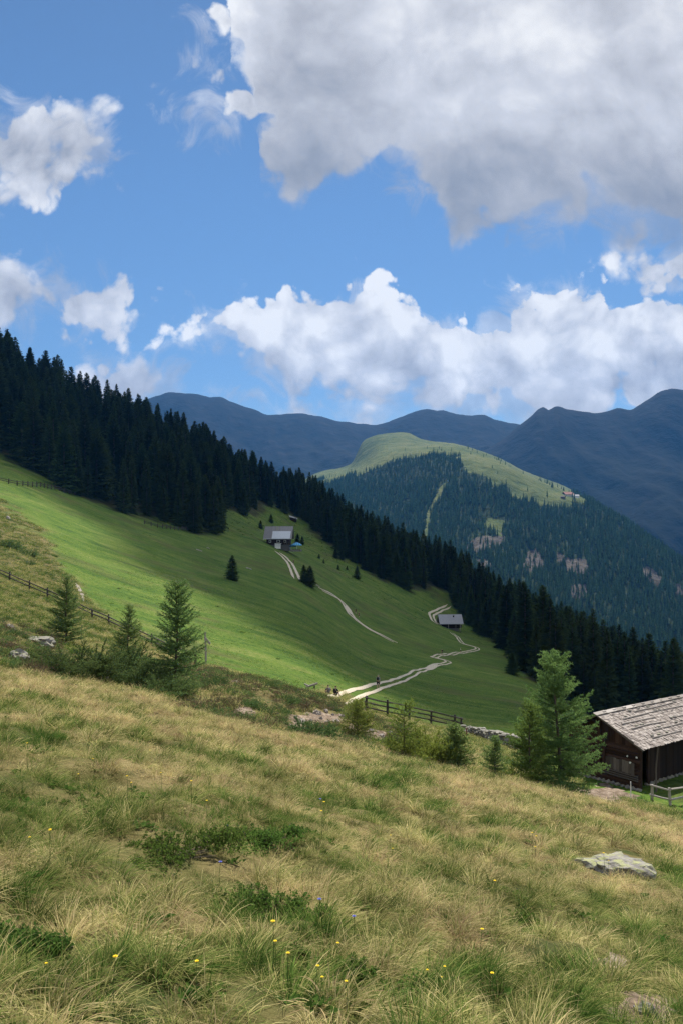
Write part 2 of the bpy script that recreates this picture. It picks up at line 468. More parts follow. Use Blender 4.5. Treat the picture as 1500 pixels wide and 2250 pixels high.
def _columns():
    us = sorted(PROF)
    rows = []
    for u in us:
        crest, pts = PROF[u]
        kn = [(d, plane_y(u, d)) for d in (0.8, 1.0, 1.3, 1.7, 2.2, 3, 4, 5.5, 7.5, 10, 14, 19, 25) if d < crest - 2] + [(crest, plane_y(u, crest))]
        pts = list(pts)
        # never let the profile turn back up in the frame
        last = kn[-1][1]
        for d, y in pts:
            last = min(last - 1.0, y); kn.append((d, last))
        dr, yr = kn[-1]; zr = (HOR - yr) * dr / F
        for k, (dd, dz) in enumerate(((1.12, -0.02), (1.5, -0.22), (2.1, -0.5))):
            kn.append((dr * dd, HOR - F * (zr + dz * dr) / (dr * dd)))
        kn.append((1700, HOR - F * (-400) / 1700)); kn.append((3200, HOR - F * (-420) / 3200))
        kn = np.array(kn)
        rows.append(pchip(np.log(kn[:, 0]), kn[:, 1], LD))
    ext = {-6000: rows[0] - 500, 7500: rows[-1] + 500}
    us2 = [-6000] + us + [7500]
    rr = np.array([ext[-6000]] + rows + [ext[7500]])
    return pchip(np.array(us2, float), rr, U_T)          # (nu, nd)
Y_T = _columns()
def ground_z(X, Y, noise=True):
    X = np.asarray(X, float); Y = np.asarray(Y, float)
    d = np.maximum(Y, 0.81)
    u = np.clip(750 + F * X / d, -5999, 7499)
    iu = np.clip(np.searchsorted(U_T, u) - 1, 0, len(U_T) - 2)
    tu = (u - U_T[iu]) / (U_T[iu + 1] - U_T[iu])
    fl = (np.log(d) - LD[0]) / (LD[1] - LD[0])
    il = np.clip(np.floor(fl).astype(int), 0, len(LD) - 2); tl = np.clip(fl - il, 0, 1)
    yy = (Y_T[iu, il] * (1 - tu) + Y_T[iu + 1, il] * tu) * (1 - tl) + (Y_T[iu, il + 1] * (1 - tu) + Y_T[iu + 1, il + 1] * tu) * tl
    z = (HOR - yy) * d / F
    z = np.where(Y < 0.81, plane_z(X, Y), z)
    if noise:
        a = 1 - sstep(d, 34, 60)
        z = z + (0.10 * fbm(X / 1.1, Y / 1.1, 3, 3) + 0.22 * perlin(X / 5.0, Y / 5.0, 9)) * sstep(d, 0.8, 3) * (0.25 + 0.75 * a)
        z = z + 0.42 * fbm(X / 24.0, Y / 24.0, 2, 21) * sstep(d, 70, 150)
        z = z + (0.10 * fbm(X / 9.0 + 0.4 * Y / 9.0, Y / 8.0, 2, 23) + 0.16 * perlin(X / 14.0, Y / 9.0, 25)) * sstep(d, 62, 110)
        bank = np.exp(-((d - 43) / 7.0) ** 2)
        z = z + 0.45 * bank * fbm(X / 3.2, Y / 3.2, 3, 31)
    # the level ground the barn stands on
    lx = (X - BARN[0]) * BARN_C + (Y - BARN[1]) * BARN_S; ly = -(X - BARN[0]) * BARN_S + (Y - BARN[1]) * BARN_C
    dx = np.maximum(np.maximum(-lx, lx - 14.5), 0); dy = np.maximum(np.maximum(-ly - 0.5, ly - 7.2), 0)
    z = z + (BARN[2] - z) * (1 - sstep(np.hypot(dx, dy), 0.3, 3.5))
    return z
def frame_y(X, Y, Z):
    return HOR - F * Z / Y
def hit(u, y, dmin=2.0, dmax=700.0):
    """the point of the ground seen at (u, y), not nearer than dmin"""
    d = np.exp(np.linspace(math.log(dmin), math.log(dmax), 3000))
    X = d * (u - 750) / F
    z = ground_z(X, d)
    yy = frame_y(X, d, z)
    k = np.nonzero(yy <= y)[0]
    k = k[0] if len(k) else int(np.argmin(np.abs(yy - y)))
    return Vector((float(X[k]), float(d[k]), float(z[k])))
def gpt(u, d):
    X = d * (u - 750) / F
    return Vector((X, d, float(ground_z(X, d))))

def grid_mesh(name, X, Y, Z, attrs=None, smooth=True):
    nu, nd = X.shape
    co = np.stack([X, Y, Z], -1).reshape(-1, 3)
    idx = np.arange(nu * nd).reshape(nu, nd)
    q = np.stack([idx[:-1, :-1], idx[1:, :-1], idx[1:, 1:], idx[:-1, 1:]], -1).reshape(-1, 4)
    return np_mesh(name, co, q, attrs, smooth)
def np_mesh(name, co, q, attrs=None, smooth=True, mats=None):
    me = bpy.data.meshes.new(name)
    me.vertices.add(len(co)); me.vertices.foreach_set('co', np.ascontiguousarray(co, dtype=np.float32).ravel())
    k = q.shape[1]
    me.loops.add(q.size); me.loops.foreach_set('vertex_index', np.ascontiguousarray(q, dtype=np.int32).ravel())
    me.polygons.add(len(q)); me.polygons.foreach_set('loop_start', np.arange(0, q.size, k, dtype=np.int32))
    if smooth:
        me.polygons.foreach_set('use_smooth', np.ones(len(q), bool))
    if mats is not None:
        me.polygons.foreach_set('material_index', np.ascontiguousarray(mats, dtype=np.int32))
    for nm, arr in (attrs or {}).items():
        if arr.ndim == 1:
            me.attributes.new(nm, 'FLOAT', 'POINT').data.foreach_set('value', arr.astype(np.float32))
        else:
            me.attributes.new(nm, 'FLOAT_COLOR', 'POINT').data.foreach_set('color', np.c_[arr, np.ones(len(arr))].astype(np.float32).ravel())
    me.update(calc_edges=True)
    return me
def link(name, me, mat=None, parent=None, kind=None, label=None, cat=None, group=None):
    o = bpy.data.objects.new(name, me)
    COL.objects.link(o)
    if mat is not None:
        for m in (mat if isinstance(mat, (list, tuple)) else [mat]):
            me.materials.append(m)
    if parent is not None:
        o.parent = parent
    if kind: o['kind'] = kind
    if label: o['label'] = label
    if cat: o['category'] = cat
    if group: o['group'] = group
    return o

# where the land changes cover, along u: near edge of the green meadow and of the forest
def ulerp(tab):
    a = np.array(tab, float)
    return lambda u: np.interp(u, a[:, 0], a[:, 1])
MEADOW_D = ulerp([(-600, 260), (0, 188), (60, 165), (100, 148), (150, 110), (200, 92), (330, 70), (430, 59), (560, 56), (650, 57), (700, 66), (750, 72), (830, 67), (1000, 73), (1150, 70), (1240, 52), (1290, 44), (1330, 47), (1400, 45), (1500, 44), (2300, 46)])
FOREST_D = ulerp([(-600, 310), (0, 282), (90, 276), (160, 278), (280, 278), (350, 300), (430, 300), (482, 318), (500, 395), (560, 440), (600, 520), (650, 530), (700, 490), (760, 440), (830, 418), (900, 425), (930, 440), (985, 480), (1010, 420), (1040, 400), (1100, 335), (1128, 275), (1158, 218), (1200, 205), (1300, 208), (1500, 205), (2300, 200)])
def polymask(u, y, poly, soft=0.0):
    """1 inside a polygon of frame points"""
    p = np.array(poly, float)
    ins = np.zeros(u.shape, bool)
    n = len(p)
    for i in range(n):
        x1, y1 = p[i]; x2, y2 = p[(i + 1) % n]
        c = ((y1 > y) != (y2 > y)) & (u < (x2 - x1) * (y - y1) / (y2 - y1 + 1e-9) + x1)
        ins ^= c
    return ins.astype(float)
SOIL = [(535, 1562, 26, 15), (690, 1580, 56, 17), (742, 1577, 26, 13), (825, 1613, 30, 15), (775, 1598, 14, 8), (645, 1598, 20, 9), (1315, 1750, 85, 26)]
def ground_masks(X, Y, Z):
    u = 750 + F * X / np.maximum(Y, 0.8); y = frame_y(X, np.maximum(Y, 0.8), Z)
    w = 1 + 0.10 * fbm(X / 9, Y / 9, 3, 5) * np.minimum(1, 60 / np.maximum(Y, 1)) ** 0.3
    w2 = 1 + 0.16 * fbm(X / 11, Y / 11, 3, 5) + 0.06 * fbm(X / 2.5, Y / 2.5, 2, 6)
    mead = sstep(Y * w2 / MEADOW_D(u), 0.93, 1.11)
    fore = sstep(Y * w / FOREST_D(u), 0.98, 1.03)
    soil = np.zeros_like(X)
    for cx, cy_, rx, ry in SOIL:
        r = np.hypot((u - cx) / rx, (y - cy_) / ry) + 0.45 * fbm(X / 2.0, Y / 2.0, 3, 77)
        soil = np.maximum(soil, (1 - sstep(r, 0.75, 1.1)) * (Y > 34) * (Y < 56))
    for cx, cy_, rx, ry in ((1405, 2215, 80, 45), (1335, 2120, 45, 26)):
        r = np.hypot((u - cx) / rx, (y - cy_) / ry) + 0.5 * fbm(X / 0.3, Y / 0.3, 3, 78)
        soil = np.maximum(soil, (1 - sstep(r, 0.7, 1.1)) * (Y < 30))
    return mead, fore, soil

def build_ground(mat):
    d = np.exp(LD)
    Ug, Dg = np.meshgrid(U_T, d, indexing='ij')
    X = Dg * (Ug - 750) / F
    Z = ground_z(X, Dg)
    m, f, s = ground_masks(X, Dg, Z)
    att = np.stack([m, f, s], -1).reshape(-1, 3)
    nu, nd = X.shape
    idx = np.arange(nu * nd).reshape(nu, nd)
    q = np.stack([idx[:-1, :-1], idx[1:, :-1], idx[1:, 1:], idx[:-1, 1:]], -1).reshape(-1, 4)
    co = np.stack([X, Dg, Z], -1).reshape(-1, 3)
    # the slope under and behind the viewpoint
    bx = np.r_[-80:-6:8j, -5:5.01:0.5, 6:80:8j]; by = np.r_[-60:-6:8j, -5:0.81:0.4]
    by[-1] = 0.8
    Xb, Yb = np.meshgrid(bx, by, indexing='ij')
    Zb = plane_z(Xb, Yb) - 0.003
    n0 = len(co); ib = np.arange(Xb.size).reshape(Xb.shape) + n0
    qb = np.stack([ib[:-1, :-1], ib[1:, :-1], ib[1:, 1:], ib[:-1, 1:]], -1).reshape(-1, 4)
    co = np.r_[co, np.stack([Xb, Yb, Zb], -1).reshape(-1, 3)]
    att = np.r_[att, np.zeros((Xb.size, 3))]
    me = np_mesh('ground', co, np.r_[q, qb], {'cover': att})
    return link('ground', me, mat, kind='structure')

# ------------------------------------------------------------------ far hill and mountains
HILL = {  # u -> [(distance, height in the frame)]
    450: [(1000, 1700), (1400, 1420), (1900, 1240), (2300, 1190), (2700, 1180), (3000, 1175)],
    620: [(1000, 1700), (1400, 1370), (1900, 1190), (2250, 1110), (2600, 1100), (3000, 1090)],
    700: [(1000, 1700), (1400, 1350), (1900, 1150), (2250, 1062), (2600, 1050), (3000, 1040)],
    770: [(1000, 1690), (1400, 1335), (1900, 1125), (2250, 1042), (2600, 1034), (2950, 1022), (3100, 1020)],
    800: [(1000, 1690), (1400, 1330), (1900, 1120), (2250, 1030), (2600, 1015), (2950, 970), (3100, 968)],
    840: [(1000, 1690), (1400, 1325), (1900, 1110), (2250, 1012), (2600, 985), (2950, 955), (3100, 954)],
    890: [(1000, 1690), (1400, 1320), (1900, 1100), (2250, 993), (2600, 980), (2950, 951), (3100, 950)],
    930: [(1000, 1690), (1400, 1320), (1850, 1100), (2200, 990), (2600, 979), (2950, 968), (3100, 966)],
    1000: [(1000, 1690), (1400, 1330), (1800, 1110), (2050, 1010), (2300, 985), (2700, 979), (3000, 976)],
    1080: [(1000, 1690), (1350, 1350), (1700, 1140), (1950, 1040), (2150, 1010), (2600, 1004), (3000, 1000)],
    1150: [(1000, 1690), (1350, 1370), (1650, 1180), (1900, 1080), (2050, 1044), (2500, 1040), (3000, 1036)],
    1250: [(1000, 1690), (1300, 1410), (1600, 1220), (1800, 1130), (1920, 1090), (2100, 1084), (2500, 1082)],
    1290: [(1000, 1690), (1300, 1420), (1600, 1230), (1780, 1145), (1880, 1108), (2050, 1101), (2500, 1105)],
    1340: [(1000, 1690), (1300, 1430), (1550, 1260), (1740, 1170), (1840, 1138), (2000, 1136), (2500, 1150)],
    1400: [(1000, 1690), (1250, 1460), (1500, 1300), (1680, 1210), (1780, 1176), (1950, 1178), (2500, 1200)],
    1500: [(1000, 1700), (1250, 1490), (1450, 1360), (1600, 1275), (1700, 1238), (1850, 1240), (2500, 1290)],
    1700: [(1000, 1720), (1200, 1570), (1350, 1460), (1480, 1400), (1560, 1370), (1700, 1380), (2500, 1420)],
    2200: [(1000, 1800), (1100, 1740), (1200, 1700), (1300, 1680), (1400, 1675), (1600, 1680), (2500, 1600)],
}
MOUNT_L = {u: [(2300, 1560), (2700, 1300), (3300, 1110), (3900, (y + 1100) / 2 - 10), (4500, y), (5200, y + 40)] for u, y in
           ((-700, 820), (-200, 860), (150, 900), (310, 882), (345, 872), (375, 865), (400, 864), (440, 869), (485, 871), (510, 882), (555, 898), (600, 911), (640, 908), (680, 911), (730, 923), (790, 931), (830, 932),
            (870, 920), (905, 906), (930, 899), (965, 902), (1010, 911), (1060, 911), (1100, 925), (1150, 938), (1250, 960), (1500, 990), (2000, 1000), (3000, 980))}
MOUNT_R = {u: [(1900, 1640), (2200, 1430), (2700, (y + 1480) / 2 - 30), (3200, (y * 2.2 + 1300) / 3.2), (3650, y), (4200, y + 60)] for u, y in
           ((700, 1130), (900, 1080), (1020, 1010), (1090, 975), (1140, 936), (1165, 915), (1180, 899), (1192, 896), (1205, 903), (1214, 896), (1225, 892), (1245, 900), (1290, 906), (1340, 904), (1360, 899), (1385, 901), (1405, 888), (1430, 876), (1455, 860), (1475, 855), (1500, 857), (1600, 830), (1900, 780), (2600, 800), (3600, 850))}
def fan(name, prof, us, d0, d1, nd, disp, mat, masks=None):
    ld = np.linspace(math.log(d0), math.log(d1), nd)
    ks = sorted(prof)
    rows = np.array([pchip(np.log([p[0] for p in prof[k]]), np.array([p[1] for p in prof[k]], float), ld) for k in ks])
    yy = pchip(np.array(ks, float), rows, us)
    Ug, Dg = np.meshgrid(us, np.exp(ld), indexing='ij')
    X = Dg * (Ug - 750) / F
    Z = (HOR - yy) * Dg / F
    Z = Z + disp(X, Dg, Z)
    y2 = frame_y(X, Dg, Z)
    at = masks(X, Dg, Z, Ug, y2) if masks else None
    me = grid_mesh(name, X, Dg, Z, at)
    o = link(name, me, mat, kind='structure')
    return o, (X, Dg, Z, Ug, y2)
# ------------------------------------------------------------------ build the land
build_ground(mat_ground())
HILL_GRASS = [[(700, 1066), (745, 1052), (805, 1038), (850, 1018), (893, 1006), (955, 998), (1003, 1003), (1022, 1030), (1060, 1048), (1085, 1068), (1128, 1074), (1122, 1104), (1165, 1101), (1175, 1112), (1285, 1110), (1292, 1098), (1240, 1070), (1150, 1030), (1000, 960), (890, 930), (780, 930), (740, 1000)],
              [(1068, 1134), (1107, 1143), (1104, 1165), (1096, 1182), (1084, 1168), (1066, 1158)],
              [(926, 1200), (934, 1150), (944, 1110), (962, 1082), (978, 1058), (985, 1060), (968, 1088), (952, 1114), (942, 1155), (936, 1200)]]
HILL_ROCK = [[(1020, 1200), (1045, 1180), (1098, 1172), (1095, 1200), (1070, 1200), (1040, 1215)], [(1150, 1225), (1180, 1205), (1200, 1230), (1180, 1260), (1155, 1255)], [(1225, 1215), (1290, 1230), (1300, 1262), (1240, 1255)],
             [(1408, 1244), (1430, 1250), (1452, 1275), (1440, 1292), (1418, 1268)], [(1470, 1285), (1500, 1280), (1510, 1305), (1475, 1308)], [(1250, 1290), (1285, 1282), (1290, 1310), (1258, 1318)], [(1040, 1230), (1060, 1225), (1070, 1250), (1050, 1255)]]
def hill_masks(X, Y, Z, U, y2):
    wu = U + 14 * fbm(X / 60, Y / 60, 3, 41); wy = y2 + 9 * fbm(X / 60, Y / 60, 3, 47)
    g = np.zeros_like(X); r = np.zeros_like(X)
    for pl in HILL_GRASS[:1]:
        g = np.maximum(g, polymask(wu, wy, pl))
    for pl in HILL_GRASS[1:]:
        g = np.maximum(g, polymask(U + 0.3 * (wu - U), y2 + 0.3 * (wy - y2), pl))
    g = np.maximum(g, (Y > 2450).astype(float))
    for pl in HILL_ROCK:
        r = np.maximum(r, polymask(wu, wy, pl))
    return {'cover': np.stack([g, r, np.zeros_like(g)], -1).reshape(-1, 3)}
def hill_disp(X, Y, Z):
    a = np.exp(-((np.log(Y) - math.log(1450)) / 0.25) ** 2)
    return 26 * fbm(X / 230, Y / 330, 4, 51) * (0.12 + a) + 2.0 * fbm(X / 40, Y / 40, 3, 57)
hill, HF = fan('hill', HILL, np.arange(440, 2210, 5.0), 1000, 3100, 260, hill_disp, mat_hill(), hill_masks)
def mount_disp(sd):
    def f(X, Y, Z):
        return 95 * (ridged(X / 800, Y / 1300, 3, sd) - 0.7) * sstep(Y, 2000, 2600) * 0.55 + 34 * (ridged((X + 0.25 * Y) / 330, Y / 1900, 3, sd + 3) - 0.7) * sstep(Y, 2000, 2600) + 7 * fbm(X / 90, Y / 90, 4, sd + 5)
    return f
def mount_fade(d_s, sd):
    f0 = mount_disp(sd)
    def f(X, Y, Z):
        e = 1 - 0.93 * np.exp(-((Y - d_s) / (0.11 * d_s)) ** 2)
        return f0(X, Y, Z) * e + 9 * fbm(X / 130, Y * 0 + sd, 4, sd + 9)
    return f
mm = mat_mountain()
fan('mountains', MOUNT_L, np.arange(-700, 3001, 7.0), 2300, 5200, 200, mount_fade(4500, 61), mm)
fan('mountain_ridge', MOUNT_R, np.arange(700, 3601, 6.0), 1900, 4200, 200, mount_fade(3650, 83), mm)

# ------------------------------------------------------------------ air
def build_haze():
    bm = bmesh.new()
    bmesh.ops.create_cube(bm, size=1.0)
    lo, hi = Vector((-11000, -200, -560)), Vector((12500, 5600, 1150))
    for v in bm.verts:
        v.co = Vector([lo[i] if v.co[i] < 0 else hi[i] for i in range(3)])
    me = bpy.data.meshes.new('haze'); bm.to_mesh(me); bm.free()
    m, N, out = new_mat('haze')
    pv = N.new('ShaderNodeVolumePrincipled')
    pv.inputs['Color'].default_value = (*HAZE_COL, 1)
    pv.inputs['Density'].default_value = HAZE_D
    pv.inputs['Anisotropy'].default_value = 0.25
    N.l.new(pv.outputs[0], out.inputs['Volume'])
    o = link('haze', me, m, kind='stuff')
    return o
HAZE_COL, HAZE_D = (0.085, 0.385, 0.95), 5.6e-5
build_haze()
# ------------------------------------------------------------------ foliage geometry
class Acc:
    """collects triangles and quads (as arrays) for one mesh"""
    def __init__(self):
        self.v, self.f, self.a, self.b = [], [], [], []
        self.n = 0
    def tri(self, p, a=0.0, b=0.0):
        p = np.asarray(p, float).reshape(-1, 3)
        k = len(p)
        self.v.append(p); self.f.append(np.arange(k).reshape(-1, 3) + self.n); self.n += k
        self.a.append(np.broadcast_to(np.asarray(a, float), (k,))); self.b.append(np.broadcast_to(np.asarray(b, float), (k,)))
    def tube(self, pts, rad, sides=5, b=0.0):
        pts = np.asarray(pts, float); rad = np.asarray(rad, float)
        d = np.gradient(pts, axis=0); d /= np.linalg.norm(d, axis=1)[:, None] + 1e-9
        ref = np.where(np.abs(d[:, 2:3]) > 0.9, [[1.0, 0, 0]], [[0, 0, 1.0]])
        s = np.cross(d, ref); s /= np.linalg.norm(s, axis=1)[:, None] + 1e-9
        t = np.cross(d, s)
        ang = np.arange(sides) * 2 * np.pi / sides
        ring = pts[:, None] + rad[:, None, None] * (np.cos(ang)[None, :, None] * s[:, None] + np.sin(ang)[None, :, None] * t[:, None])
        n = len(pts)
        i = np.arange(n * sides).reshape(n, sides); j = np.roll(i, -1, 1)
        f = np.concatenate([np.stack([i[:-1], j[:-1], j[1:]], -1).reshape(-1, 3), np.stack([i[:-1], j[1:], i[1:]], -1).reshape(-1, 3)])
        self.v.append(ring.reshape(-1, 3)); self.f.append(f + self.n); self.n += n * sides
        self.a.append(np.repeat(np.linspace(0, 1, n), sides)); self.b.append(np.full(n * sides, b))
    def mesh(self, name, mat, smooth=False):
        me = np_mesh(name, np.concatenate(self.v), np.concatenate(self.f), {'along': np.concatenate(self.a), 'pick': np.concatenate(self.b)}, smooth)
        me.materials.append(mat)
        return me
def unit(v):
    return v / (np.linalg.norm(v, axis=-1, keepdims=True) + 1e-9)

def mat_needles(name, dark, light, trans=0.3, vary=0.25):
    m, N, out = new_mat(name)
    pk = attr(N, 'pick'); al = attr(N, 'along')
    rnd = N.new('ShaderNodeObjectInfo').outputs['Random']
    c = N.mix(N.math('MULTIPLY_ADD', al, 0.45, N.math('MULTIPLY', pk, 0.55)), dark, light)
    hs = N.new('ShaderNodeHueSaturation')
    N.put(hs.inputs['Hue'], N.ss(rnd, 0, 1, 0.485, 0.515, 'LINEAR'))
    N.put(hs.inputs['Saturation'], 1.0)
    N.put(hs.inputs['Value'], N.ss(N.math('FRACT', N.math('MULTIPLY', rnd, 7.31)), 0, 1, 1 - vary, 1 + vary, 'LINEAR'))
    N.put(hs.inputs['Color'], c)
    leafy(N, out, hs.outputs[0], trans)
    return m
def mat_bark(name, a, b, sc_=6.0):
    m, N, out = new_mat(name)
    p = objco(N)
    n = N.noise(N.vec('MULTIPLY', p, (1, 1, 0.25)), sc_, 5, 0.65)
    principled(N, out, ramp(N, n, [(0.3, a), (0.7, b)]), 0.9, 0.1, n, 0.02, 0.8)
    return m
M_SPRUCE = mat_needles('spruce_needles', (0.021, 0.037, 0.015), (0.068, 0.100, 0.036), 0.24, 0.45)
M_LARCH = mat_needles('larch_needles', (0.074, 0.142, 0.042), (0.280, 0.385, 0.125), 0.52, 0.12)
M_LARCHY = mat_needles('larch_needles_light', (0.110, 0.155, 0.030), (0.290, 0.345, 0.070), 0.5, 0.12)
M_JUN = mat_needles('juniper_needles', (0.034, 0.068, 0.022), (0.185, 0.260, 0.085), 0.42, 0.15)
M_BILB = mat_needles('bilberry_leaves', (0.045, 0.095, 0.020), (0.135, 0.215, 0.045), 0.40, 0.15)
M_BARK = mat_bark('bark', (0.045, 0.036, 0.028), (0.14, 0.115, 0.09))

def spruce_meshes(h, seed, mat=None, spread=0.15):
    rng = np.random.default_rng(seed)
    lf, wd = Acc(), Acc()
    wd.tube([(0, 0, -1.0), (0, 0, 0.4 * h), (0, 0, 0.97 * h)], [0.016 * h, 0.011 * h, 0.002 * h], 6)
    z = 0.04 * h
    lop = 1 + 0.25 * rng.normal(size=12)
    while z < 0.985 * h:
        t = z / h
        L0 = spread * h * (1 - t) ** 0.78 * min(1.0, 0.72 + 2.2 * t) + 0.012 * h
        nb = int(rng.integers(6, 10)) if t < 0.85 else 5
        a0 = rng.uniform(0, 6.28)
        for i in range(nb):
            az = a0 + i * 6.283 / nb + rng.normal(0, 0.2)
            L = L0 * rng.uniform(0.62, 1.15) * (0.8 + 0.2 * lop[int(az * 12 / 6.2832) % 12])
            if rng.random() < 0.06: L *= 0.4
            el = -0.42 + 0.95 * t ** 1.4 + rng.normal(0, 0.10)
            d = np.array([math.cos(az) * math.cos(el), math.sin(az) * math.cos(el), math.sin(el)])
            side = np.array([-math.sin(az), math.cos(az), 0.0])
            base = np.array([0, 0, z + rng.normal(0, 0.1)])
            k = 7
            ts = np.linspace(0.18, 1.0, k) + rng.normal(0, 0.03, k)
            c = base + d * (L * ts)[:, None] + np.array([0, 0, 1.0]) * (0.16 * L * ts ** 2 - 0.05 * L)[:, None]
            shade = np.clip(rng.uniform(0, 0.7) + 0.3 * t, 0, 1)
            tl = (0.10 * L + 0.30 * L * np.sin(np.clip(ts, 0, 1) * 2.6)) * rng.uniform(0.7, 1.25, k) + 0.12
            for sgn in (-1, 1):
                dr = unit(d * 0.75 + side * sgn * rng.uniform(0.6, 1.1, (k, 1)) + np.array([0, 0, -1]) * rng.uniform(0.12, 0.6, (k, 1)))
                w = (0.17 * L + 0.06) * rng.uniform(0.6, 1.1, (k, 1))
                p0 = c - d * w; p1 = c + d * w * 0.8; p2 = c + dr * tl[:, None]
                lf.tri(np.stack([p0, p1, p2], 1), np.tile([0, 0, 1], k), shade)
            tip = base + d * L * 1.08 + np.array([0, 0, 0.14 * L])
            m_ = base + d * L * 0.45
            w = side * (0.05 * L + 0.05)
            lf.tri([m_ - w, m_ + w, tip], [0, 0, 1], shade)
        z += h * rng.uniform(0.013, 0.024) * (1.15 - 0.5 * t)
    top = np.array([0, 0, h * 1.01])
    for i in range(3):
        az = i * 2.1
        w = np.array([math.cos(az), math.sin(az), 0]) * 0.012 * h
        lf.tri([top - (0, 0, 0.06 * h) - w, top - (0, 0, 0.06 * h) + w, top], [0, 0, 1], 0.6)
    return lf.mesh('crown', mat or M_SPRUCE), wd.mesh('trunk', M_BARK, True)

def tufts(lf, c, d, rng, size, width, n, pick):
    """needle rosettes at points c (k,3) around direction d"""
    k = len(c)
    for _ in range(n):
        r = unit(rng.normal(size=(k, 3)) + 0.5 * d + np.array([0, 0, 0.25]))
        s = unit(np.cross(r, rng.normal(size=(k, 3))))
        L = size * rng.uniform(0.6, 1.2, (k, 1)); w = width * rng.uniform(0.7, 1.2, (k, 1))
        lf.tri(np.stack([c - s * w * 0.5, c + s * w * 0.5, c + r * L], 1), np.tile([0, 0, 1], k), np.repeat(np.clip(pick + rng.normal(0, 0.18, k), 0, 1), 3))
def branch(lf, wd, p0, d0, L, rng, up=0.3, r0=0.012, size=0.09, width=0.028, nt=4, sub=0.13, hang=0.25, pick=0.5, bare=0.12, side_len=0.38):
    k = 8
    ts = np.linspace(0, 1, k)
    d0 = unit(np.asarray(d0, float))
    bend = rng.normal(0, 0.08, 3)
    P = np.asarray(p0, float) + d0 * (L * ts)[:, None] + np.array([0, 0, 1.0]) * (up * L * ts ** 2.2)[:, None] + bend * (L * ts ** 2)[:, None]
    wd.tube(P, r0 * (1 - 0.85 * ts) + 0.0015, 4)
    def along(P, spacing, lo):
        seg = np.linalg.norm(np.diff(P, axis=0), axis=1); s = np.r_[0, np.cumsum(seg)]
        n = max(2, int(s[-1] * (1 - lo) / spacing))
        q = np.linspace(lo * s[-1], s[-1], n)
        return np.stack([np.interp(q, s, P[:, i]) for i in range(3)], 1), q / s[-1]
    c, q = along(P, size * 0.55, bare)
    tufts(lf, c, d0, rng, size, width, nt, pick)
    c, q = along(P, sub, bare + 0.05)
    side = unit(np.cross(d0, [0, 0, 1.0]))
    for i in range(len(c)):
        sg = 1 if i % 2 else -1
        l2 = side_len * L * (1 - q[i]) ** 0.7 * rng.uniform(0.5, 1.1) * min(1, 0.35 + 2 * q[i]) + size
        dd = unit(d0 * rng.uniform(0.5, 0.9) + side * sg * rng.uniform(0.5, 1.0) + np.array([0, 0, rng.uniform(-hang, 0.15)]))
        n2 = max(2, int(l2 / (size * 0.62)))
        t2 = np.linspace(0.15, 1, n2)
        c2 = c[i] + dd * (l2 * t2)[:, None] - np.array([0, 0, 1]) * (hang * 0.5 * l2 * t2 ** 2)[:, None]
        tufts(lf, c2, dd, rng, size, width, nt, pick)
        if l2 > 0.15:
            wd.tube([c[i], c2[-1]], [0.004, 0.0015], 3)
def larch_meshes(h, seed, mat, nbr, spread=0.30, size=0.09, width=0.03, nt=4, lean=0.0, clear=0.04, sub=0.13, expo=0.85, leader=0.1, side_len=0.38):
    rng = np.random.default_rng(seed)
    lf, wd = Acc(), Acc()
    zs = np.linspace(0, 1, 14)
    tx = lean * zs * h + 0.012 * h * np.sin(zs * 5 + seed); ty = 0.010 * h * np.sin(zs * 7 + 2 * seed)
    tx -= tx[0]; ty -= ty[0]
    wd.tube(np.stack([tx, ty, zs * h - 0.25 * (zs == 0)], 1), 0.014 * h * (1 - zs) ** 0.9 + 0.004, 7)
    gaps = rng.uniform(0, 6.28, 5)
    for i in range(nbr):
        t = clear + (0.97 - clear) * ((i + rng.uniform(0, 1)) / nbr)
        az = rng.uniform(0, 6.283)
        L = spread * h * (1 - t) ** expo * min(1.0, 0.75 + 2.0 * t) * rng.uniform(0.55, 1.18) + 0.045 * h * (t < 0.93) + 0.02 * h
        el = rng.normal(0.02 + 0.55 * t, 0.14)
        p0 = np.array([np.interp(t, zs, tx), np.interp(t, zs, ty), t * h])
        d0 = (math.cos(az) * math.cos(el), math.sin(az) * math.cos(el), math.sin(el))
        branch(lf, wd, p0, d0, L, rng, up=rng.uniform(0.05, 0.32), r0=0.003 * h * (1 - t) + 0.004, size=size, width=width, nt=nt, sub=sub, pick=rng.uniform(0.1, 0.85), side_len=side_len)
    n = 14
    c = np.stack([np.full(n, tx[-1]), np.full(n, ty[-1]), np.linspace((1 - leader) * h, h * 1.005, n)], 1)
    tufts(lf, c, np.array([0, 0, 1.0]), rng, size, width, nt, 0.7)
    return lf.mesh('crown', mat), wd.mesh('trunk', M_BARK, True)
def bush_meshes(rx, ry, h, seed, mat, nst, size=0.09, width=0.03, nt=4, arch=0.2, sub=0.12):
    rng = np.random.default_rng(seed)
    lf, wd = Acc(), Acc()
    for i in range(nst):
        a = rng.uniform(0, 6.283); rr = math.sqrt(rng.uniform(0, 1)) * 0.75
        p0 = np.array([rx * rr * math.cos(a), ry * rr * math.sin(a), -0.08])
        az = a + rng.normal(0, 0.8); el = rng.uniform(0.35, 1.35)
        L = h * rng.uniform(0.6, 1.15)
        wd.tube([(0, 0, -0.06), p0], [0.012, 0.008], 4)
        branch(lf, wd, p0, (math.cos(az) * math.cos(el), math.sin(az) * math.cos(el), math.sin(el)), L, rng, up=-arch * rng.uniform(0, 1.5), r0=0.008, size=size, width=width, nt=nt, sub=sub, pick=rng.uniform(0.05, 0.85), bare=0.05, side_len=0.45)
    return lf.mesh('foliage', mat), wd.mesh('stems', M_BARK, True)

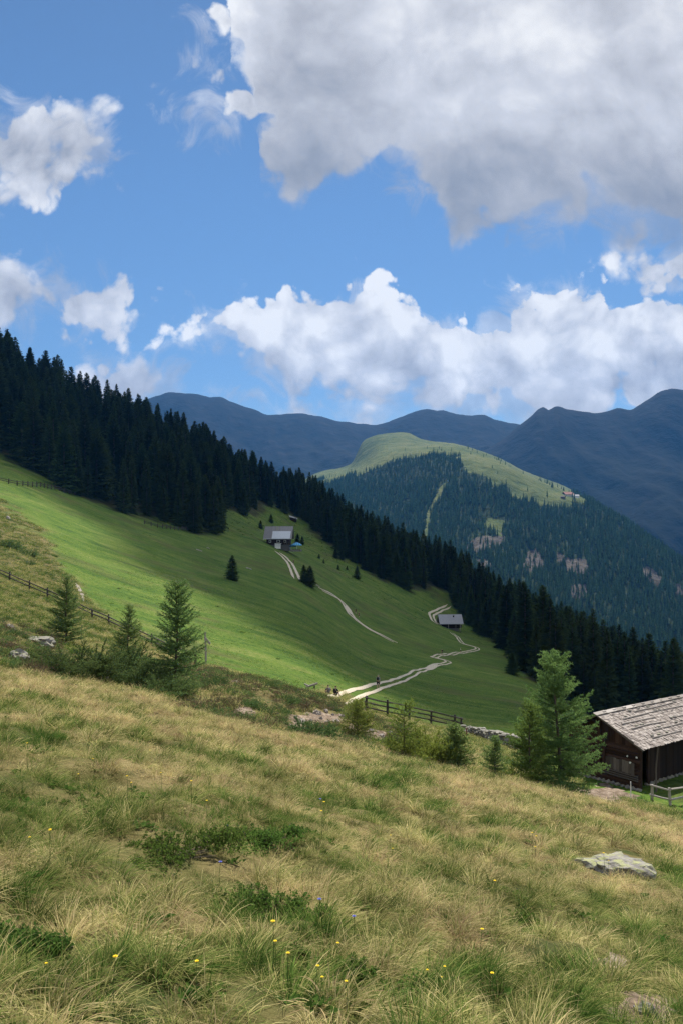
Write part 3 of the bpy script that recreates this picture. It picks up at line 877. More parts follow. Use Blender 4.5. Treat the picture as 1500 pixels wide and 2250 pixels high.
# ------------------------------------------------------------------ things
def thing(name, label, cat, loc=(0, 0, 0), rz=0.0, group=None, scale=1.0):
    o = bpy.data.objects.new(name, None)
    COL.objects.link(o)
    o.empty_display_size = 0.3
    o.location = loc; o.rotation_euler = (0, 0, rz)
    o.scale = (scale,) * 3 if not hasattr(scale, '__len__') else scale
    o['label'] = label; o['category'] = cat
    if group: o['group'] = group
    return o
def part(name, me, parent, mat=None):
    o = bpy.data.objects.new(name, me)
    COL.objects.link(o)
    o.parent = parent
    if mat is not None: me.materials.append(mat)
    return o
def plant(name, label, cat, meshes, loc, rz=0.0, scale=1.0, group=None):
    t = thing(name, label, cat, loc, rz, group, scale)
    for me in meshes:
        part(me.name.split('.')[0], me, t)
    return t
def sink(v, dz):
    return Vector((v.x, v.y, v.z - dz))

# scattering: one object whose instances stand on its points
def scatter(name, pts, idx, rot, scl, protos, attrs=None, label=None, cat=None):
    pc = bpy.data.collections.new(name + '_kinds')
    for i, me in enumerate(protos):
        pc.objects.link(bpy.data.objects.new('%s_%02d' % (name, i), me))
    me = bpy.data.meshes.new(name)
    me.vertices.add(len(pts)); me.vertices.foreach_set('co', np.asarray(pts, np.float32).ravel())
    me.attributes.new('idx', 'INT', 'POINT').data.foreach_set('value', np.asarray(idx, np.int32))
    me.attributes.new('rot', 'FLOAT_VECTOR', 'POINT').data.foreach_set('vector', np.asarray(rot, np.float32).ravel())
    me.attributes.new('scl', 'FLOAT_VECTOR', 'POINT').data.foreach_set('vector', np.asarray(scl, np.float32).ravel())
    for k, a in (attrs or {}).items():
        me.attributes.new(k, 'FLOAT', 'POINT').data.foreach_set('value', np.asarray(a, np.float32))
    g = bpy.data.node_groups.new(name, 'GeometryNodeTree')
    g.interface.new_socket('Geometry', in_out='INPUT', socket_type='NodeSocketGeometry')
    g.interface.new_socket('Geometry', in_out='OUTPUT', socket_type='NodeSocketGeometry')
    n = g.nodes; L = g.links
    gi, go = n.new('NodeGroupInput'), n.new('NodeGroupOutput')
    ip = n.new('GeometryNodeInstanceOnPoints'); ci = n.new('GeometryNodeCollectionInfo')
    ci.inputs['Collection'].default_value = pc
    ci.inputs['Separate Children'].default_value = True
    ci.inputs['Reset Children'].default_value = True
    def na(nm, dt):
        a = n.new('GeometryNodeInputNamedAttribute'); a.data_type = dt; a.inputs['Name'].default_value = nm
        return a.outputs['Attribute']
    L.new(gi.outputs[0], ip.inputs['Points']); L.new(ci.outputs[0], ip.inputs['Instance'])
    ip.inputs['Pick Instance'].default_value = True
    L.new(na('idx', 'INT'), ip.inputs['Instance Index'])
    L.new(na('rot', 'FLOAT_VECTOR'), ip.inputs['Rotation'])
    L.new(na('scl', 'FLOAT_VECTOR'), ip.inputs['Scale'])
    L.new(ip.outputs[0], go.inputs[0])
    o = link(name, me, None, kind='stuff', label=label, cat=cat)
    md = o.modifiers.new('scatter', 'NODES'); md.node_group = g
    return o
# ------------------------------------------------------------------ the forest on the slope
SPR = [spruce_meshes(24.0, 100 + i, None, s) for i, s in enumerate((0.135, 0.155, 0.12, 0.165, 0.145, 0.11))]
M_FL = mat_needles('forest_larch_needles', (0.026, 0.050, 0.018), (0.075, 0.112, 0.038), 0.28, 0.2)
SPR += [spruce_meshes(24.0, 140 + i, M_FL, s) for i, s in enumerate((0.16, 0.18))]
def forest_points():
    rng = np.random.default_rng(11)
    sp = 7.2
    gx, gy = np.meshgrid(np.arange(-420, 420, sp), np.arange(150, 720, sp), indexing='ij')
    gx = gx + rng.uniform(-0.46, 0.46, gx.shape) * sp; gy = gy + rng.uniform(-0.46, 0.46, gy.shape) * sp
    X, Y = gx.ravel(), gy.ravel()
    u = 750 + F * X / Y
    ridge = np.interp(u, [-600, 0, 200, 430, 650, 830, 1000, 1150, 1300, 1500, 2300], [500, 450, 490, 520, 620, 560, 550, 500, 450, 450, 450])
    fd = FOREST_D(u) * (1 + 0.035 * fbm(X / 14, Y / 14, 3, 91))
    # irregular gaps towards the edge
    g = fbm(X / 22, Y / 22, 3, 95)
    ok = (u > -330) & (u < 2250) & (Y > fd) & (Y < ridge * 1.10) & ~((g > 0.62) & (Y < fd * 1.25))
    X, Y, u, fd = X[ok], Y[ok], u[ok], fd[ok]
    Z = ground_z(X, Y)
    H = np.interp(u, [-300, 0, 300, 600, 800, 1000, 1200, 1500, 1800], [29, 29, 26, 23, 25, 26, 26, 26, 25]) * np.random.default_rng(5).uniform(0.55, 1.15, len(X))
    H *= 0.80 + 0.20 * sstep(Y / fd, 1.0, 1.08)
    return X, Y, Z, H, u
def build_forest():
    X, Y, Z, H, u = forest_points()
    n = len(X)
    # how much of each tree is seen past the nearer ones (coarse count)
    S = 0.4
    W_, H_ = int(1500 * S), int(2250 * S)
    free = np.ones((H_, W_), bool)
    seen = np.zeros(n)
    for i in np.argsort(Y):
        y1 = int(frame_y(X[i], Y[i], Z[i]) * S); y0 = int(frame_y(X[i], Y[i], Z[i] + H[i]) * S)
        hw = 0.13 * H[i] * F / Y[i] * S
        for yy in range(max(0, y0), min(H_, y1)):
            t = (yy - y0) / max(1, y1 - y0)
            a = int(max(0, u[i] * S - hw * t)); b = int(min(W_, u[i] * S + hw * t + 1))
            if b > a:
                r = free[yy, a:b]
                seen[i] += r.sum(); r[:] = False
    rng = np.random.default_rng(3)
    kind = rng.integers(0, 6, n); lar = rng.random(n) < 0.20
    kind[lar] = rng.integers(6, 8, lar.sum())
    rz = rng.uniform(0, 6.28, n); wid = rng.uniform(0.9, 1.45, n)
    order = np.argsort(-seen)
    top = set(order[:296].tolist())
    zones = (('dark spruce in the tall forest above the meadow, left of the white roofed hut', lambda q: q < 585),
             ('dark spruce in the forest strip between the two mountain huts', lambda q: q < 985),
             ('dark spruce in the forest behind the barn and right of the grey roofed hut', lambda q: True))
    larz = ('lighter green larch among dark spruces in the tall forest above the meadow',
            'lighter green larch among dark spruces between the two mountain huts',
            'lighter green larch among dark spruces in the forest behind the barn')
    for i in sorted(top, key=lambda k: Y[k]):
        zi = next(k for k, z in enumerate(zones) if z[1](u[i]))
        s = H[i] / 24.0
        nm = 'larch_tree' if kind[i] > 5 else 'spruce_tree'
        t = thing(nm, larz[zi] if kind[i] > 5 else zones[zi][0], 'tree', (X[i], Y[i], Z[i] - 0.2), rz[i],
                  ('larches in the forest, zone %d' if kind[i] > 5 else 'spruces in the forest, zone %d') % (zi + 1), (s * wid[i], s * wid[i], s))
        t['group'] = {0: 'forest above the meadow', 1: 'forest between the huts', 2: 'forest behind the barn'}[zi] + (' (larches)' if kind[i] > 5 else ' (spruces)')
        for me in SPR[kind[i]]:
            part(me.name.split('.')[0], me, t)
    rest = np.array([i for i in range(n) if i not in top and (seen[i] > 0 or Y[i] < 600)])
    protos = []
    for c, t in SPR:
        b = bmesh.new(); b.from_mesh(c)
        me = bpy.data.meshes.new('spruce'); b.to_mesh(me); b.free()
        me.materials.append(c.materials[0]); protos.append(me)
    s = H[rest] / 24
    scatter('background_forest', np.stack([X[rest], Y[rest], Z[rest] - 0.2], 1), kind[rest], np.stack([0 * s, 0 * s, rz[rest]], 1),
            np.stack([s * wid[rest], s * wid[rest], s], 1), protos, label='dark mass of spruces further back in the forest', cat='forest')
    print('FOREST', n, len(rest), np.sort(seen)[::-1][[0, 100, 200, 295, min(400, n - 1)]])
build_forest()

# woods on the far hill
def far_tree(seed, tiers=6):
    rng = np.random.default_rng(seed)
    lf = Acc()
    for k in range(tiers):
        t = k / tiers
        z0 = 1.5 + 19 * t; z1 = z0 + 19 / tiers * 1.9; r = 3.7 * (1 - t) ** 0.8 * rng.uniform(0.85, 1.1)
        m = 7
        a = rng.uniform(0, 6.28) + np.arange(m + 1) * 6.283 / m
        rr = r * rng.uniform(0.7, 1.15, m + 1); rr[-1] = rr[0]
        ring = np.stack([rr * np.cos(a), rr * np.sin(a), z0 + rng.normal(0, 0.3, m + 1)], 1)
        top = np.tile([[0, 0, min(z1, 22.5)]], (m, 1))
        lf.tri(np.stack([ring[:-1], ring[1:], top], 1), np.tile([1, 1, 0], m), rng.uniform(0, 1))
    return lf.mesh('far_tree', M_FAR)
M_FAR = mat_needles('far_needles', (0.030, 0.062, 0.034), (0.072, 0.124, 0.062), 0.15, 0.35)
def build_far_forest():
    rng = np.random.default_rng(21)
    hx, hd, hz, hu, hy = HF
    N_ = 100000
    d = 1050 * np.exp(rng.uniform(0, 1, N_) * math.log(2430 / 1050)); uu = rng.uniform(560, 2050, N_)
    keep = rng.random(N_) < (d / 2430) ** 1.6
    d, uu = d[keep], uu[keep]
    ld = np.log(hd[0]); us = hu[:, 0]
    iu = np.clip(((uu - us[0]) / 5.0), 0, len(us) - 2.001); il = np.clip((np.log(d) - ld[0]) / (ld[1] - ld[0]), 0, len(ld) - 2.001)
    a, b = iu.astype(int), il.astype(int); fa, fb = iu - a, il - b
    z = (hz[a, b] * (1 - fa) + hz[a + 1, b] * fa) * (1 - fb) + (hz[a, b + 1] * (1 - fa) + hz[a + 1, b + 1] * fa) * fb
    X = d * (uu - 750) / F
    y = frame_y(X, d, z)
    cov = hill_masks(X, d, z, uu, y)['cover']
    thin = 0.5 + 0.5 * fbm(X / 120, d / 120, 3, 71)
    p = np.where(cov[:, 0] > 0.5, 0.004 + 0.05 * (fbm(X / 60, d / 60, 2, 73) > 0.55), 1.0) * np.where(cov[:, 1] > 0.5, 0.16, 1.0)
    p *= np.where(d > 2420, 0, 1) * (0.55 + 0.45 * (thin > 0.3))
    # the wood thins out towards the alpine meadow
    ok = (rng.random(len(d)) < p) & (y > 985)
    X, d, z, y = X[ok], d[ok], z[ok], y[ok]
    s = rng.uniform(0.42, 0.88, len(X)) * np.where(y < 1060, 0.75, 1.0)
    protos = [far_tree(300 + i) for i in range(5)]
    scatter('hillside_forest', np.stack([X, d, z - 0.5], 1), rng.integers(0, 5, len(X)), np.stack([0 * s, 0 * s, rng.uniform(0, 6.28, len(X))], 1),
            np.stack([s, s, s * rng.uniform(0.85, 1.2, len(X))], 1), protos, label='blue green conifer woods covering the far hill', cat='forest')
    print('FAR', len(X))
build_far_forest()
# ------------------------------------------------------------------ solid geometry helper
class MB:
    def __init__(self):
        self.v, self.f = [], []
    def poly(self, vs, fs):
        n = len(self.v)
        self.v += [tuple(p) for p in vs]
        self.f += [tuple(i + n for i in f) for f in fs]
    def box(self, c, s, rot=None, jit=0.0, bev=0.0):
        """box with slightly chamfered long edges"""
        hx, hy, hz = s[0] / 2, s[1] / 2, s[2] / 2
        vs = [Vector((x * hx, y * hy, z * hz)) for z in (-1, 1) for x, y in ((-1, -1), (1, -1), (1, 1), (-1, 1))]
        if jit:
            vs = [p + Vector((random.uniform(-jit, jit), random.uniform(-jit, jit), random.uniform(-jit, jit))) for p in vs]
        if rot is not None:
            vs = [rot @ p for p in vs]
        self.poly([Vector(c) + p for p in vs], [(3, 2, 1, 0), (4, 5, 6, 7), (0, 1, 5, 4), (1, 2, 6, 5), (2, 3, 7, 6), (3, 0, 4, 7)])
    def tube(self, pts, rad, n=8, wob=0.0):
        pts = [Vector(p) for p in pts]
        if not hasattr(rad, '__len__'): rad = [rad] * len(pts)
        vs, fs = [], []
        for i, p in enumerate(pts):
            d = (pts[min(i + 1, len(pts) - 1)] - pts[max(i - 1, 0)]).normalized()
            a = d.cross(Vector((0, 0, 1)) if abs(d.z) < 0.9 else Vector((1, 0, 0))).normalized(); b = d.cross(a)
            for k in range(n):
                t = k * 2 * math.pi / n
                r = rad[i] * (1 + random.uniform(-wob, wob))
                vs.append(p + a * math.cos(t) * r + b * math.sin(t) * r)
        for i in range(len(pts) - 1):
            for k in range(n):
                q = (k + 1) % n
                fs.append((i * n + k, i * n + q, (i + 1) * n + q, (i + 1) * n + k))
        fs.append(tuple(range(n - 1, -1, -1))); fs.append(tuple((len(pts) - 1) * n + k for k in range(n)))
        self.poly(vs, fs)
    def prism(self, poly, axis_vec):
        """extrude a 3D polygon"""
        a = Vector(axis_vec); n = len(poly)
        vs = [Vector(p) for p in poly] + [Vector(p) + a for p in poly]
        self.poly(vs, [tuple(range(n - 1, -1, -1)), tuple(range(n, 2 * n))] + [(i, (i + 1) % n, n + (i + 1) % n, n + i) for i in range(n)])
    def rock(self, c, s, seed, sub=2, rough=0.3, flat=0.0):
        b = bmesh.new()
        bmesh.ops.create_icosphere(b, subdivisions=sub, radius=1.0)
        co = np.array([v.co for v in b.verts])
        k = 1 + rough * fbm(co[:, 0] * 1.3 + seed * 7.1 + co[:, 2], co[:, 1] * 1.3 - co[:, 2] * 1.1 + seed * 3.3, 4, seed)
        k += 0.4 * rough * np.round(2.5 * perlin(co[:, 0] * 2 + seed, co[:, 1] * 2 + co[:, 2] * 2, seed + 3)) / 2.5
        co = co * k[:, None]
        if flat:
            co[:, 2] = np.where(co[:, 2] > flat, flat + (co[:, 2] - flat) * 0.25, co[:, 2])
        co = co * np.array(s) + np.array(c)
        self.poly(co.tolist(), [[v.index for v in f.verts] for f in b.faces])
        b.free()
    def mesh(self, name, mat=None, smooth=False):
        me = bpy.data.meshes.new(name)
        me.from_pydata(self.v, [], self.f)
        if smooth:
            me.polygons.foreach_set('use_smooth', np.ones(len(me.polygons), bool))
        me.update()
        if mat is not None: me.materials.append(mat)
        return me
    def part(self, name, mat, parent, smooth=False):
        return part(name, self.mesh(name, mat, smooth), parent)
def islands(N):
    return N.new('ShaderNodeNewGeometry').outputs['Random Per Island']
def mat_wood(name, a, b, c, grain=(1, 1, 12), sc_=3.0, rough=0.85):
    """weathered boards: each board its own tone, grain along one axis"""
    m, N, out = new_mat(name)
    p = objco(N)
    r = islands(N)
    g = N.noise(N.vec('ADD', N.vec('MULTIPLY', p, grain), N.comb(N.math('MULTIPLY', r, 31.0), 0, 0)), sc_, 5, 0.6)
    v = N.math('ADD', N.math('MULTIPLY', r, 0.55), N.math('MULTIPLY', g, 0.5))
    principled(N, out, ramp(N, v, [(0.12, a), (0.5, b), (0.88, c)]), rough, 0.15, g, 0.01, 0.7)
    return m
def mat_plain(name, col, rough=0.8, var=0.15, sc_=8.0, bump=0.01, spec=0.2, metal=0.0):
    m, N, out = new_mat(name)
    n = N.noise(objco(N), sc_, 5, 0.6)
    c = N.mix(n, tuple(x * (1 - var) for x in col), tuple(min(1, x * (1 + var)) for x in col))
    principled(N, out, c, rough, spec, n, bump, 0.5, metal)
    return m
def mat_stone(name, a, b, lichen=None, sc_=4.0):
    m, N, out = new_mat(name)
    p = objco(N)
    n = N.noise(p, sc_, 6, 0.65); n2 = N.noise(p, sc_ * 5, 4, 0.6)
    c = ramp(N, N.math('ADD', N.math('MULTIPLY', n, 0.6), N.math('MULTIPLY', n2, 0.4)), [(0.3, a), (0.7, b)])
    if lichen:
        nz = N.xyz(N.new('ShaderNodeNewGeometry').outputs['Normal'])[2]
        l = N.math('MULTIPLY', N.ss(N.noise(N.vec('MULTIPLY', p, (1, 2.5, 1)), sc_ * 1.3, 5, 0.7), 0.45, 0.58), N.ss(nz, 0.2, 0.7))
        c = N.mix(N.math('MULTIPLY', l, 0.85), c, lichen)
    principled(N, out, c, 0.9, 0.2, N.math('ADD', n, N.math('MULTIPLY', n2, 0.5)), 0.05, 0.9)
    return m
W_DARK = mat_wood('dark_barn_wood', (0.009, 0.006, 0.005), (0.022, 0.014, 0.010), (0.048, 0.031, 0.022))
W_BROWN = mat_wood('brown_barn_logs', (0.018, 0.009, 0.006), (0.036, 0.019, 0.012), (0.078, 0.045, 0.031), (1, 10, 1))
W_POST = mat_wood('weathered_timber', (0.035, 0.028, 0.022), (0.085, 0.070, 0.056), (0.17, 0.145, 0.12), (6, 6, 1))
W_GREY = mat_wood('silver_grey_wood', (0.16, 0.14, 0.12), (0.30, 0.265, 0.235), (0.46, 0.42, 0.38), (8, 8, 1))
W_SHING = mat_wood('shingle', (0.135, 0.112, 0.098), (0.265, 0.228, 0.202), (0.45, 0.40, 0.36), (12, 1, 1), 2.5)
W_FENCE = mat_wood('fence_wood', (0.020, 0.018, 0.015), (0.055, 0.048, 0.040), (0.12, 0.105, 0.09), (1, 1, 1))
S_PALE = mat_stone('pale_stone', (0.15, 0.125, 0.105), (0.42, 0.37, 0.32))
S_GREY = mat_stone('grey_stone', (0.10, 0.095, 0.09), (0.30, 0.28, 0.26), (0.26, 0.25, 0.15))
S_LICH = mat_stone('lichen_stone', (0.13, 0.12, 0.11), (0.34, 0.315, 0.28), (0.32, 0.33, 0.15), 4.0)
WHITE = mat_plain('white_paint', (0.72, 0.72, 0.70), 0.6, 0.06)
DARKGLASS = mat_plain('dark_glass', (0.02, 0.022, 0.028), 0.15, 0.1, 3.0, 0.0, 0.5)
METAL_W = mat_plain('pale_sheet_roof', (0.55, 0.58, 0.62), 0.5, 0.08, 2.0)
ROOF_G = mat_wood('grey_roof', (0.13, 0.125, 0.13), (0.19, 0.185, 0.19), (0.26, 0.25, 0.255), (1, 6, 1), 1.0)
ROOF_P = mat_wood('pale_grey_roof', (0.22, 0.22, 0.23), (0.30, 0.30, 0.315), (0.38, 0.38, 0.39), (1, 6, 1), 1.0)
PATH_M = mat_stone('gravel', (0.36, 0.30, 0.215), (0.66, 0.57, 0.43), None, 1.5)

# ------------------------------------------------------------------ paths
def px_line(pts, dmin=40, rng=1.35):
    out = []
    d = dmin
    for p in pts:
        q = hit(p[0], p[1], max(dmin, 45), 640)
        out.append(q)
    return out
def resample(pts, step):
    P = np.array([tuple(p) for p in pts]); s = np.r_[0, np.cumsum(np.linalg.norm(np.diff(P[:, :2], axis=0), axis=1))]
    q = np.linspace(0, s[-1], max(4, int(s[-1] / step)))
    k = np.arange(len(P))
    x = pchip(s, P[:, 0], q); y = pchip(s, P[:, 1], q)
    for _ in range(8):
        x[1:-1] = (x[:-2] + 2 * x[1:-1] + x[2:]) / 4; y[1:-1] = (y[:-2] + 2 * y[1:-1] + y[2:]) / 4
    return x, y
def ribbon(mb, x, y, off, width, lift=0.10, seed=0, taper=True):
    dx = np.gradient(x); dy = np.gradient(y); n = np.hypot(dx, dy) + 1e-9
    nx, ny = -dy / n, dx / n
    s = np.arange(len(x))
    w = width * (1 + 0.16 * perlin(s * 0.23, s * 0 + seed, seed)) / 2
    if taper:
        w = w * np.minimum(1, np.minimum(s / 5.0 + 0.15, (len(x) - 1 - s) / 8.0 + 0.1))
    o = off + 0.06 * perlin(s * 0.15, s * 0 + seed + 5, seed)
    vs, fs = [], []
    cols = (-1, -0.4, 0.4, 1)
    for i in range(len(x)):
        for c in cols:
            px_, py_ = x[i] + nx[i] * (o[i] + c * w[i]), y[i] + ny[i] * (o[i] + c * w[i])
            vs.append((px_, py_, float(ground_z(px_, py_)) + (lift if abs(c) < 1 else lift * 0.4)))
    m = len(cols)
    for i in range(len(x) - 1):
        for k in range(m - 1):
            fs.append((i * m + k, (i + 1) * m + k, (i + 1) * m + k + 1, i * m + k + 1))
    mb.poly(vs, fs)
PATHS_XY = []
def track(name, pts, gauge=1.5, width=0.75, lift=0.10, wide=None, seed=1):
    mb = MB()
    x, y = resample([hit(a, b, 45, 640) for a, b in pts], 1.2)
    PATHS_XY.append((x, y))
    ribbon(mb, x, y, -gauge / 2, width, lift, seed)
    ribbon(mb, x, y, gauge / 2, width * 1.15, lift, seed + 3)
    for a, b, w in (wide or []):
        i0, i1 = int(a * len(x)), int(b * len(x))
        if i1 - i0 > 3:
            ribbon(mb, x[i0:i1], y[i0:i1], 0.0, w, lift + 0.006, seed + 7)
    return link(name, mb.mesh(name, PATH_M, True), kind='structure')
track('path', [(738, 1541), (765, 1531), (800, 1519), (850, 1503), (900, 1485), (945, 1468), (975, 1459), (985, 1454), (972, 1449), (950, 1445.5), (958, 1442), (985, 1438), (1015, 1434.5), (1040, 1429), (1049, 1425), (1040, 1421), (1022, 1417), (1011, 1410), (1004, 1400), (990, 1390)],
      1.3, 0.52, 0.16, [(0.38, 0.44, 1.8)], 3)
track('path', [(965, 1374), (952, 1366), (947, 1354), (957, 1345), (975, 1337), (986, 1331)], 2.0, 1.0, 0.28, None, 9)
track('path', [(609, 1213), (622, 1222), (634, 1234), (642, 1248), (648, 1262), (654, 1276)], 2.0, 0.95, 0.28, None, 13)
track('path', [(704, 1295), (720, 1304), (740, 1313), (756, 1327), (766, 1344), (778, 1359), (800, 1376), (830, 1393), (868, 1413)], 1.7, 0.85, 0.26, [(0.34, 0.58, 2.4)], 17)

gm = MB()
gx_, gy_ = resample([hit(a, b, 70, 200) for a, b in ((166, 1280), (174, 1292), (181, 1306), (184, 1322))], 0.8)
ribbon(gm, gx_, gy_, 0.0, 0.5, 0.05, 31)
link('stony_runnel', gm.mesh('stony_runnel', S_PALE, True), kind='structure')

# ------------------------------------------------------------------ fences
def rail_fence(name, label, pts, heights, ph, r=0.055, spacing=None, dmin=40, mat=None, flat=False, lean=0.06, group=None, overshoot=0.25):
    P = [hit(a, b, dmin, 640) for a, b in pts]
    if spacing:
        x, y = resample(P, 0.5)
        s = np.r_[0, np.cumsum(np.hypot(np.diff(x), np.diff(y)))]
        q = np.linspace(0, s[-1], max(2, int(round(s[-1] / spacing)) + 1))
        P = [Vector((a, b, float(ground_z(a, b)))) for a, b in zip(np.interp(q, s, x), np.interp(q, s, y))]
    o = thing(name, label, 'fence', P[0], 0, group)
    L = [p - P[0] for p in P]
    mat = mat or W_FENCE
    tops = []
    for p in L:
        mb = MB()
        t = Vector((random.uniform(-lean, lean), random.uniform(-lean, lean), 1)).normalized()
        hh = ph * random.uniform(0.94, 1.1)
        mb.tube([p - t * 0.3, p + t * hh * 0.6, p + t * hh], [r * 1.5, r * 1.4, r * 1.25], 7, 0.08)
        mb.part('post', mat, o)
        tops.append(t)
    for h in heights:
        for i in range(len(L) - 1):
            mb = MB()
            a = L[i] + tops[i] * h * random.uniform(0.96, 1.04); b = L[i + 1] + tops[i + 1] * h * random.uniform(0.96, 1.04)
            d = (b - a).normalized(); off = d.cross(Vector((0, 0, 1))).normalized() * r * 1.9 * (1 if i % 2 else 0.75)
            m_ = (a + b) / 2 + Vector((0, 0, random.uniform(-0.04, 0.02)))
            mb.tube([a - d * overshoot + off, m_ + off, b + d * overshoot + off], [r, r * 0.95, r * 0.85], 6, 0.08)
            mb.part('rail', mat, o)
    return o
rail_fence('rail_fence', 'dark two rail wooden fence running down the dry slope at the left edge', [(-70, 1236), (-30, 1252), (22, 1277), (65, 1296), (105, 1313), (155, 1334), (203, 1357), (240, 1372), (290, 1396), (335, 1418), (380, 1440), (430, 1462)], (0.42, 0.78), 0.92, 0.06, dmin=40)
rail_fence('rail_fence', 'dark three rail wooden fence below the gravel path, ending at the stone wall', [(803, 1563), (851, 1574), (898, 1582), (946, 1591), (998, 1602), (1012, 1606)], (0.35, 0.72, 1.08), 1.2, 0.065, dmin=55)
rail_fence('rail_fence', 'distant wooden fence along the top of the meadow at the left edge', [(-40, 1046), (0, 1059), (40, 1067), (80, 1070), (120, 1076), (165, 1088)], (0.55, 1.10), 1.5, 0.11, 3.4, dmin=150)
rail_fence('rail_fence', 'tiny far wooden fence along the foot of the forest above the meadow', [(318, 1152), (350, 1160), (385, 1165), (418, 1166)], (0.55, 1.0), 1.4, 0.12, 3.2, dmin=200)
rail_fence('rail_fence', 'silver grey rail fence corner in front of the dark barn', [(1431, 1757), (1471, 1768), (1512, 1757)], (0.28, 0.80), 0.86, 0.055, dmin=40, mat=W_GREY, lean=0.12, overshoot=0.1)

# a rail laid from the gate post towards the path
def lone_post(label, name, cat, u, y, h, r, mat, dmin=35, tilt=(0.02, 0.0)):
    p = hit(u, y, dmin, 200)
    o = thing(name, label, cat, p)
    mb = MB()
    t = Vector((tilt[0], tilt[1], 1))
    mb.tube([Vector((0, 0, -0.3)), t * h * 0.5 + Vector((0.01, 0, 0)), t * h], [r, r * 0.95, r * 0.85], 8, 0.06)
    mb.part('post', mat, o)
    return o
sp = lone_post('weathered grey wooden waymark post with a small pale board beside the larch', 'signpost', 'signpost', 453, 1464, 2.55, 0.075, W_GREY, 50, (-0.02, 0))
mb = MB(); mb.prism([(-0.12, -0.09, 2.14), (0.08, -0.09, 2.10), (0.36, -0.09, 1.78), (0.34, -0.09, 1.62), (0.16, -0.09, 1.72), (-0.10, -0.09, 1.98)], (0, -0.035, 0)); mb.part('board', W_GREY, sp)
lone_post('thin white marker stake in the grass before the barn', 'stake', 'stake', 1384, 1758, 0.95, 0.030, WHITE, 40, (0.01, 0))
lone_post('short reddish brown wooden stake in front of the dry stone wall', 'stake', 'stake', 1023, 1624, 0.85, 0.05, mat_wood('red_brown_wood', (0.08, 0.035, 0.02), (0.17, 0.08, 0.05), (0.26, 0.14, 0.09), (6, 6, 1)), 55)
lone_post('thin bare stick standing in the grass between the left young larches', 'stick', 'stick', 179, 1402, 1.0, 0.022, W_POST, 36, (0.04, 0))

# ------------------------------------------------------------------ dry stone wall
def stone_wall():
    P = [hit(a, b, 50, 110) for a, b in ((1005, 1606), (1030, 1612), (1060, 1622), (1090, 1632), (1120, 1643), (1150, 1652), (1185, 1662))]
    x, y = resample(P, 0.34)
    o = thing('stone_wall', 'low dry stone wall of grey boulders running on from the path fence', 'wall', P[0])
    mb, top = MB(), MB()
    rng = random.Random(4)
    for i in range(len(x)):
        z = float(ground_z(x[i], y[i]))
        t = i / len(x)
        hgt = 0.5 + 0.5 * t
        k = 0; h = 0.0
        while h < hgt:
            s = (rng.uniform(0.14, 0.30), rng.uniform(0.18, 0.34), rng.uniform(0.07, 0.14))
            last = h + s[2] * 1.7 >= hgt
            (top if last else mb).rock((x[i] - P[0].x + rng.uniform(-0.1, 0.1), y[i] - P[0].y + rng.uniform(-0.18, 0.18), z - P[0].z + h + s[2] * 0.8), s, rng.randint(1, 999), 1, 0.5)
            h += s[2] * 1.7
            k += 1
    mb.part('wall_body', S_GREY, o); top.part('capstones', mat_stone('pale_capstone', (0.16, 0.15, 0.125), (0.33, 0.31, 0.265)), o)
stone_wall()
